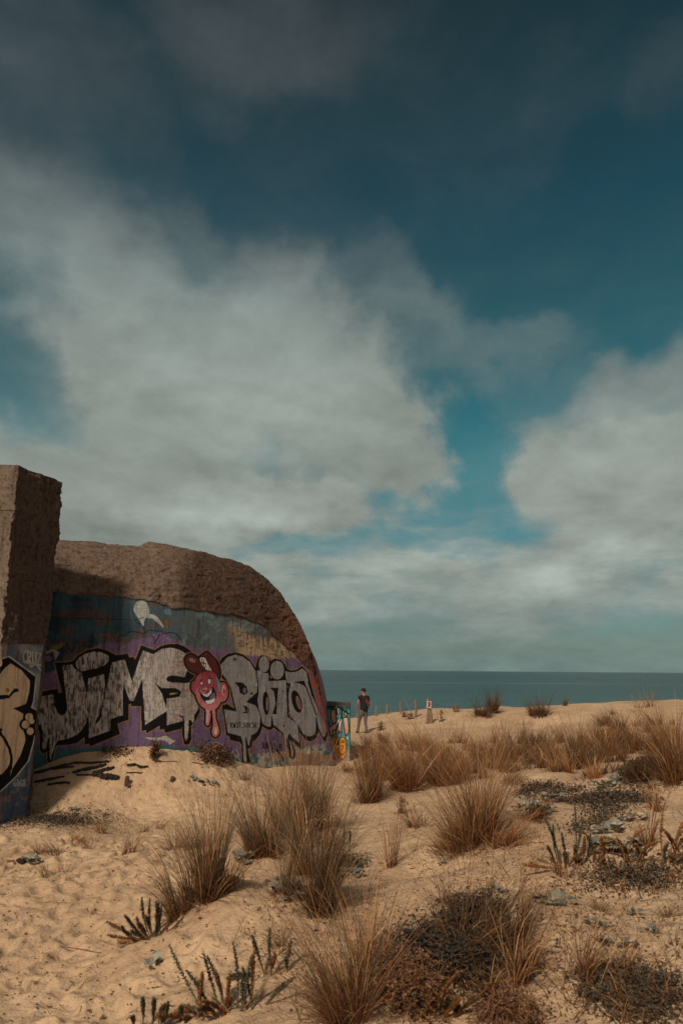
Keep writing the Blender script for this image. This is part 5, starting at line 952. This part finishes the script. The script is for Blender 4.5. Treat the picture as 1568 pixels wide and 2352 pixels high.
HO = [(1402, 1912, 'pale ruffled sea holly rosette behind the green spurge', 16, .10, (.6, 1), 1.3), (1428, 1950, 'pale sea holly leaves right of the green spurge', 14, .10, (.5, 1), 1.4), (1375, 1955, 'yellowing sea holly leaves in the middle of the spurge', 12, .09, (0, .5), 1.3),
 (1205, 1862, 'grey sea holly leaves on the right dune behind the low dark tuft', 12, .11, (.4, 1), 1.5), (1240, 1870, 'pale sea holly with one orange leaf left of the dark leaf mat', 12, .11, (.1, 1), 1.5), (1265, 1842, 'broad leaved sea holly behind the dark leaf mat', 16, .12, (.4, 1), 1.8), (1400, 1808, 'sea holly beneath the stiff grass right of the sand hump', 16, .12, (.4, .95), 2.2),
 (1448, 1880, 'two round pale sea holly leaves at the edge of the dark mat', 7, .10, (.5, 1), 1.6), (660, 2050, 'largest ruffled sea holly in the centre foreground', 22, .085, (.3, 1), 1.5), (640, 2030, 'sea holly with brown edged leaves left of the largest one', 12, .07, (0, .6), 1.5), (676, 2070, 'lowest sea holly rosette by the foot of the dark centre tussock', 14, .075, (.4, 1), 1.2),
 (555, 1978, 'dark grey sea holly under the left of centre tussock', 16, .08, (.3, .7), 1.5), (655, 1960, 'dull sea holly between the two left of centre tussocks', 16, .08, (.3, .8), 2.2), (815, 2015, 'dark sea holly on the sand right of the dark centre tussock', 10, .08, (.25, .5), 1.8), (72, 1980, 'small grey rosette alone on the sand at the left edge', 18, .07, (.3, .9), 1.2),
 (352, 2222, 'tiny blue green seedling on bare sand in the lower left', 7, .06, (.6, .9), .8), (172, 1862, 'dark little rosette in front of the slab', 9, .05, (.3, .6), 1.2), (450, 1798, 'small rosette on the sand in front of the bunker', 10, .08, (.3, .7), 2.0), (490, 1802, 'second small rosette right of the first one before the bunker', 10, .07, (.3, .7), 1.8),
 (1270, 2075, 'grey leaves at the end of the low ridge right of the dark foreground tussock', 12, .06, (.25, .7), 2.0), (1130, 2055, 'scattered round leaves left of the ridge in the right foreground', 8, .05, (.2, .5), 2.5)]
for i, (px, py, lab, n, sz, cr, sp) in enumerate(HO): holly(px, py, lab, n, sz, cr, 50 + i, sp)
BW = [(1362, 2130, 'pair of kidney shaped leaves on bare sand above the isolated tuft'), (1395, 2138, 'kidney shaped leaves right of the first pair above the isolated tuft'), (1487, 2145, 'small leaf sprig on bare sand near the right edge'), (1445, 2178, 'leaf sprig right of the isolated tuft'), (1015, 1990, 'little leaf sprig on the saddle of bare sand'), (1465, 2105, 'dark leaf sprig near the right edge above the others'), (1378, 2170, 'rusty leaf sprig beside the isolated tuft')]
for i, (px, py, lab) in enumerate(BW): 
    o = holly(px, py, lab, 6, .042, (.3, .55), 90 + i, 1.0, 'bindweed_sprig'); o['group'] = 'bindweed sprigs on the sand'
for i, (px, py, lab) in enumerate([(1375, 2090, 'flat star shaped grey weed in the middle of the bare right sand'), (1535, 2105, 'flat star shaped weed at the right edge'), (1130, 2040, 'star shaped weed behind the dark foreground tussock'), (245, 1872, 'flat little weed left of centre of the path')]):
    g = np.random.default_rng(200 + i); p = hit(px, py); v, f, c = blades(46, .02, .13, 1.25, .5, (0, 0), 1, .012, 4, p, dead=0); c[:, 0] *= .6; o = link('star_weed', mesh('star_weed', v, f, c), HOLLY); o.location = p; tag(o, lab, 'weed', 'flat star shaped weeds')

# ------------------------------------------------------------------ charred driftwood, stumps, posts
def plank(px0, py0, px1, py1, wd, th, name, label, cat, mat, group=None, lift=.02, tip=.4, seed=0, nub=None):
    a, b = hit(px0, py0), hit(px1, py1); g = np.random.default_rng(seed + 300); a[2] += lift * g.uniform(-.6, .9); b[2] += lift * g.uniform(-.8, .8); L = np.linalg.norm(b - a); n = 22; t = np.linspace(0, 1, n); d = (b - a) / L; s = np.cross(d, [0, 0, 1.]); s /= np.linalg.norm(s); u = np.cross(s, d)
    path = a + d * L * t[:, None] + s * (np.sin(t * 3.1 + g.random() * 3) * L * .03)[:, None]
    path[:, 2] = np.maximum(path[:, 2], full_z(path[:, 0], path[:, 1]) + th * .1)
    k = 8; an = np.linspace(0, 6.283, k, endpoint=False) + .39; w_ = wd * (tip + (1 - tip) * np.sin(np.pi * np.clip(t * .9 + .08, 0, 1)) ** .5) * (1 + 1.3 * (fbm(t * 9, t * 0 + seed, seed=seed + 1) - .5)); h_ = th * (.6 + .8 * fbm(t * 7, t * 0 + seed, seed=seed + 5))
    sq = lambda c_: np.sign(c_) * np.abs(c_) ** .55
    V = path[:, None] + s * (sq(np.cos(an))[None] * w_[:, None] * .5)[..., None] + u * (sq(np.sin(an))[None] * h_[:, None] * .34)[..., None] - a; V = V + g.normal(0, th * .05, V.shape)
    V = V.reshape(-1, 3); Fc = gridfaces(n, k, wrap=True); c0, c1 = len(V), len(V) + 1; V = np.vstack([V, path[0] - a - d * .01, path[-1] - a + d * .015]); caps = [[c0, c0, 0, 0]]
    me = bpy.data.meshes.new(name); fs = [tuple(int(q) for q in f) for f in Fc] + [(c0, (j + 1) % k, j) for j in range(k)] + [(c1, (n - 1) * k + j, (n - 1) * k + (j + 1) % k) for j in range(k)]
    me.from_pydata([tuple(v) for v in V], [], fs); me.update(); o = link(name, me, mat); o.location = a; return tag(o, label, cat, group)
DW = [(96, 1770, 250, 1753, .10, .05, 'longest charred board lying in shade along the foot of the wall'), (214, 1776, 271, 1791, .16, .13, 'thick charred beam end pointing at the wooden stub'), (212, 1777, 262, 1764, .12, .08, 'charred beam lying on top of the heap by the shadow edge'), (292, 1756, 340, 1761, .15, .05, 'short broad charred plank alone in the sun'), (74, 1775, 168, 1764, .07, .05, 'thin charred lath half buried behind the slab'),
 (82, 1796, 147, 1786, .09, .05, 'bent charred branch in the shade near the slab'), (176, 1779, 211, 1780, .06, .04, 'thin black stick left of the beams'), (291, 1775, 327, 1777, .04, .03, 'thin black stick on the sand right of the beams'), (112, 1802, 160, 1800, .06, .05, 'small charred branch below the bent one'), (168, 1774, 244, 1757, .10, .06, 'charred board wedged behind the heap'), (355, 1749, 406, 1751, .03, .02, 'thin brown twig in the sun before the wall'), (443, 1751, 466, 1757, .05, .03, 'brown stick end on the sand below the largest dry bush')]
for i, (a, b, c_, d_, wd, th, lab) in enumerate(DW): plank(a, b, c_, d_, wd, th, 'driftwood', lab, 'driftwood', CHAR if i < 10 else STICK, 'burnt driftwood by the bunker', seed=i)
plank(48, 1976, 72, 1981, .11, .06, 'driftwood', 'dark flat scrap of wood on the sand above the left rosette', 'driftwood', CHAR, 'burnt driftwood by the bunker', seed=40)
plank(18, 1977, 34, 1985, .04, .03, 'driftwood', 'short brown stick at the left edge', 'driftwood', STICK, 'burnt driftwood by the bunker', seed=41)
plank(1208, 2170, 1330, 2330, .008, .008, 'dry_reed', 'long pale reed lying on the sand at the bottom right', 'reed', STICK, seed=42, lift=.03)
plank(350, 2270, 372, 2268, .01, .01, 'twig', 'short pale twig on the sand in the lower left', 'twig', STICK, seed=43, lift=.01)
plank(140, 2175, 232, 2190, .008, .008, 'twig', 'thin straw lying on the footprints at the left', 'twig', STICK, seed=44, lift=.01)
plank(1100, 1812, 1180, 1700, .02, .02, 'twig', 'fallen stalk hidden in the grass', 'twig', STICK, seed=45, lift=.02) if False else None
def post(px, py0, py1, r, label, name='wooden_post', lean=(0, 0), root=None, dist=None, cat='post', group='thin wooden posts on the dune crest'):
    p = hit(px, py0) if dist is None else None
    if p is None or p[1] > 40:
        q = at(px, py0, dist or 33.5); p = np.array([q[0], q[1], float(full_z(np.array([q[0]]), np.array([q[1]]))[0])])
    top = at(px, py1, p[1])[2]; h = top - p[2]; g = np.random.default_rng(int(px)); n = 16; t = np.linspace(-.15, 1, n); path = np.stack([lean[0] * t + .012 * np.sin(t * 6 + px), lean[1] * t, h * t], 1)
    rr = r * (1.1 - .25 * t) * (1 + .25 * (fbm(t * 5, t * 0 + px, seed=3) - .5)); k = 8; v, f = tube(path, rr, k); v = v + g.normal(0, r * .07, v.shape); v[-k:, 2] += g.normal(0, r * .9, k); m = len(v); V = np.vstack([v, path[-1] + [0, 0, r * .3]])
    me = bpy.data.meshes.new(name); me.from_pydata([tuple(x) for x in V], [], [tuple(int(q) for q in a) for a in f] + [(m, m - k + j, m - k + (j + 1) % k) for j in range(k)]); me.update()
    o = link(name, me, POST, root)
    if root is None: o.location = p; tag(o, label, cat, group)
    return o, p, h
post(820, 1650, 1634, .04, 'shortest grey post just left of the standing man', dist=34)
post(863.6, 1645, 1625, .05, 'brown post just right of the standing man', dist=34)
post(888.5, 1642, 1619, .05, 'pale topped post, second to the right of the man', dist=34)
post(919.3, 1641, 1611, .05, 'orange lichen topped post in the middle of the row', dist=33.5)
post(954.5, 1647, 1608, .055, 'tallest bare post left of the sign post')
post(948, 1651, 1632, .025, 'thin stick leaning beside the tallest bare post', 'leaning_stick', (-.1, 0), cat='stick')
o, p, h = post(990, 1661, 1605, .075, '', name='post'); bpy.data.objects.remove(o)
root = thing('sign_post', 'split wooden post carrying a torn white sign with a red mark', 'sign', p)
post(992, 1661, 1605, .075, '', 'post', (-.12, 0), root); o2, _, _ = post(986, 1660, 1633, .05, '', 'prop', (.08, 0), root); o2.location = (-.18, 0, 0)
MS = mat_plain('sign white', (.55, .50, .45), (.40, .34, .30), 9); MR = mat_plain('sign red', (.28, .03, .025), (.20, .02, .02), 9)
def flat(name, pts, y, th, mat, parent):
    bm = bmesh.new(); a = [bm.verts.new((x, y, z)) for x, z in pts]; b = [bm.verts.new((x, y + th, z)) for x, z in pts]; bm.faces.new(a); bm.faces.new(b[::-1]); n = len(pts)
    for i in range(n): bm.faces.new((a[i], b[i], b[(i + 1) % n], a[(i + 1) % n]))
    bmesh.ops.recalc_face_normals(bm, faces=bm.faces); me = bpy.data.meshes.new(name); bm.to_mesh(me); bm.free(); return link(name, me, mat, parent)
sg = flat('sign_board', [(-.20, h * .64), (-.01, h * .60), (0, h * .90), (-.17, h * .92)], -.12, .015, MS, root)
flat('sign_mark', [(-.15, h * .68), (-.07, h * .66), (-.03, h * .80), (-.05, h * .87), (-.15, h * .88), (-.12, h * .78)], -.128, .005, MR, sg)
def stub(px, py, hp, wp, label, rot):
    p = hit(px, py); k = np.linalg.norm(p - E0) / F; h, w_ = hp * k, wp * k; rows = []
    for z, s in ((-.08, 1), (0, 1), (h * .35, .97), (h * .7, .95), (h * .9, .8), (h, .45)):
        for x, y in ((-1, -.5), (-.3, -.62), (.4, -.55), (1, -.4), (1, .4), (0, .55), (-1, .5)): rows.append((x * w_ * .5 * s, y * w_ * .6 * s, z))
    V = np.array(rows) + RNG.normal(0, w_ * .03, (len(rows), 3)); f = [tuple(int(q) for q in a) for a in gridfaces(6, 7, wrap=True)] + [tuple(range(35, 42))]
    me = bpy.data.meshes.new('wooden_stub'); me.from_pydata([tuple(v) for v in V], [], f); me.update(); o = link('wooden_stub', me, mat_plain('scorched brown wood', (.11, .055, .035), (.03, .02, .018), 30)); o.location = p; o.rotation_euler = (0, rot, .2); tag(o, label, 'wooden stub', 'scorched wooden stubs')
stub(291, 1803, 18, 9, 'upright scorched wooden stub standing in the sand before the bunker', .04); stub(296, 1808, 7, 6, 'small dark block in front of the upright stub', 0); stub(396, 1794, 8, 9, 'small black lump of burnt wood alone on the sand', .2)

# ------------------------------------------------------------------ standing man
def skin(name, nodes, edges, mat, parent, sub=2, root_i=0):
    me = bpy.data.meshes.new(name); me.from_pydata([n[0] for n in nodes], edges, []); o = bpy.data.objects.new(name, me); C.objects.link(o)
    m = o.modifiers.new('s', 'SKIN'); m.use_smooth_shade = True
    for v, n in zip(me.skin_vertices[0].data, nodes): r = n[1]; v.radius = (r, r) if not isinstance(r, tuple) else r
    me.skin_vertices[0].data[root_i].use_root = True
    s = o.modifiers.new('u', 'SUBSURF'); s.levels = sub; s.render_levels = sub
    dg = bpy.context.evaluated_depsgraph_get(); dg.update(); nm = bpy.data.meshes.new_from_object(o.evaluated_get(dg)); bpy.data.objects.remove(o)
    nm.materials.clear(); return link(name, nm, mat, parent)
def man():
    p = at(835, 1684, 27.2); p[2] = float(full_z(np.array([p[0]]), np.array([p[1]]))[0])
    root = thing('person', 'man in black T-shirt, grey jeans and backward cap, back turned, looking left', 'person', p, R(28)); root.scale = (.95, .95, .95)
    SK = mat_plain('sunburnt skin', (.40, .17, .10), (.34, .14, .08), 12, .6); BK = mat_plain('black cotton', (.012, .011, .012), (.02, .018, .02), 40, .9); JN = mat_plain('grey denim', (.13, .125, .135), (.08, .078, .09), 14, .9); PR = mat_plain('print red', (.38, .05, .09), (.25, .03, .06), 30); SH = mat_plain('dark shoe', (.045, .03, .025), (.02, .015, .015), 30); HR = mat_plain('dark hair', (.025, .016, .012), None, 60)
    N = []; E = []
    def add(pt, r, par=None):
        N.append((pt, r)); 
        if par is not None: E.append((par, len(N) - 1))
        return len(N) - 1
    pel = add((0, 0, .95), .12); sp = add((0, -.01, 1.13), .11, pel); ch = add((0, -.01, 1.33), .13, sp); nb = add((0, -.005, 1.47), .075, ch); nk = add((-.005, .01, 1.545), .055, nb); hd = add((-.01, .02, 1.62), .082, nk); ht = add((-.01, .01, 1.71), .080, hd)
    no = add((-.105, .055, 1.635), .014, hd)
    ch2 = add((-.075, .055, 1.57), .022, hd)
    hands = []
    for s, el_, wr in ((-1, (-.255, .02, 1.17), (-.215, .16, .97)), (1, (.275, -.02, 1.17), (.235, .09, .94))):
        sh = add((s * .185, -.005, 1.415), .062, ch); e = add(el_, .043, sh); w_ = add(wr, .028, e); d = np.array(wr) - np.array(el_); d /= np.linalg.norm(d); pm = add(tuple(np.array(wr) + d * .075), (.038, .02), w_); pc = np.array(wr) + d * .075; sd_ = np.cross(d, [s, 0, 0]); sd_ /= np.linalg.norm(sd_)
        for q, (o_, l) in enumerate(((-.027, .065), (-.009, .075), (.009, .07), (.027, .055))):
            a = add(tuple(pc + sd_ * o_ + d * .045), .0095, pm); b = add(tuple(pc + sd_ * o_ + d * (.045 + l * .5) + np.array([-s * .012, 0, 0])), .0085, a); add(tuple(pc + sd_ * o_ + d * (.04 + l * .85) + np.array([-s * .03, 0, 0])), .0075, b)
        tb = add(tuple(np.array(wr) + d * .035 - sd_ * .038 + np.array([-s * .01, 0, 0])), .012, w_); add(tuple(np.array(wr) + d * .075 - sd_ * .052 + np.array([-s * .025, 0, 0])), .010, tb)
    LG = (((-.095, .0, .88), (-.12, .16, .50), (-.15, .20, .10), (-.17, .32, .04)), ((.095, 0, .88), (.09, .03, .49), (.10, -.03, .10), (.08, .10, .035)))
    for hp, kn, an, to in LG: h_ = add(hp, .078, pel); k_ = add(kn, .046, h_); cf = add(tuple((np.array(kn) * .65 + np.array(an) * .35) + [0, -.005, 0]), .042, k_); a_ = add(an, .030, cf); add(to, .032, a_)
    skin('body', N, E, SK, root)
    # clothes over the body
    N = []; E = []; a0 = add((0, 0, .83), .16); a = add((0, 0, .92), .172, a0); b = add((0, -.01, 1.08), .162, a); c = add((0, -.015, 1.28), .172, b); d = add((0, -.01, 1.41), .135, c); add((0, 0, 1.485), .085, d)
    for s, el_ in ((-1, (-.255, .02, 1.17)), (1, (.275, -.02, 1.17))): sh = np.array((s * .19, -.005, 1.41)); q = add(tuple(sh), .082, d); add(tuple(sh * .45 + np.array(el_) * .55 + [s * .0, 0, 0]), .072, q)
    ts = skin('t_shirt', N, E, BK, root)
    N = []; E = []; a = add((0, 0, 1.0), .14); b = add((0, 0, .88), .155, a)
    for hp, kn, an, to in LG: h_ = add(tuple(np.array(hp) - [0, 0, .08]), .100, b); k_ = add(kn, .072, h_); m_ = add(tuple((np.array(kn) + np.array(an)) / 2), .062, k_); add(tuple(np.array(an) + [0, 0, -.045]), .060, add(tuple(np.array(an) + [0, 0, .06]), .056, m_))
    skin('jeans', N, E, JN, root)
    for hp, kn, an, to in LG: N = []; E = []; a = add((an[0], an[1] - .06, an[2] - .045), .042); b = add((an[0], an[1] + .03, an[2] - .035), .048, a); add((to[0], to[1], to[2] - .005), .04, b); skin('shoe', N, E, SH, root, 1)
    N = []; E = []; a = add((-.005, -.015, 1.60), .078); add((-.0, -.02, 1.66), .088, a); skin('hair', N, E, HR, root)
    bm = bmesh.new(); bmesh.ops.create_uvsphere(bm, u_segments=20, v_segments=12, radius=.108)
    for v in list(bm.verts):
        if v.co.z < -.015: bm.verts.remove(v)
    for v in bm.verts: v.co.z *= .85; v.co.x *= 1.05
    bmesh.ops.solidify(bm, geom=bm.faces[:], thickness=.004); me = bpy.data.meshes.new('cap'); bm.to_mesh(me); bm.free(); cp = link('cap', me, BK, root); cp.location = (-.01, .01, 1.675); cp.rotation_euler = (R(-6), 0, R(60))
    th_ = np.linspace(-1.1, 1.1, 12); pts = [(math.sin(t) * .088, -.095 * math.cos(t) - .05 * math.cos(t * 1.4) * (abs(t) < 1.0)) for t in th_]
    bm = bmesh.new(); inn = [bm.verts.new((math.sin(t) * .1, -.1 * math.cos(t), 0)) for t in th_]; out = [bm.verts.new((x, y, -.02 - .01 * abs(x) / .09)) for x, y in pts]
    for i in range(11): bm.faces.new((inn[i], inn[i + 1], out[i + 1], out[i]))
    bmesh.ops.solidify(bm, geom=bm.faces[:], thickness=.006); me = bpy.data.meshes.new('cap_brim'); bm.to_mesh(me); bm.free(); link('cap_brim', me, BK, cp)
    # round print on the back of the shirt, following its surface
    bm = bmesh.new(); dg = bpy.context.evaluated_depsgraph_get(); dg.update()
    def onback(x, z):
        r = ts.ray_cast(Vector((x, -1, z)), Vector((0, 1, 0))); return (x, (r[1].y if r[0] else -.16) - .004, z)
    for r0, r1, cx, cz, nn in ((.083, .094, .045, 1.24, 28), (.0, .045, .045, 1.255, 16), (.03, .045, .045, 1.225, 10)):
        ri = [bm.verts.new(onback(cx + r0 * .8 * math.cos(t), cz + r0 * 1.15 * math.sin(t))) for t in np.linspace(0, 6.283, nn, endpoint=False)]; ro = [bm.verts.new(onback(cx + r1 * .8 * math.cos(t), cz + r1 * 1.15 * math.sin(t))) for t in np.linspace(0, 6.283, nn, endpoint=False)]
        for i in range(nn): bm.faces.new((ri[i], ri[(i + 1) % nn], ro[(i + 1) % nn], ro[i]))
    me = bpy.data.meshes.new('shirt_print'); bm.to_mesh(me); bm.free(); link('shirt_print', me, PR, ts)
man()
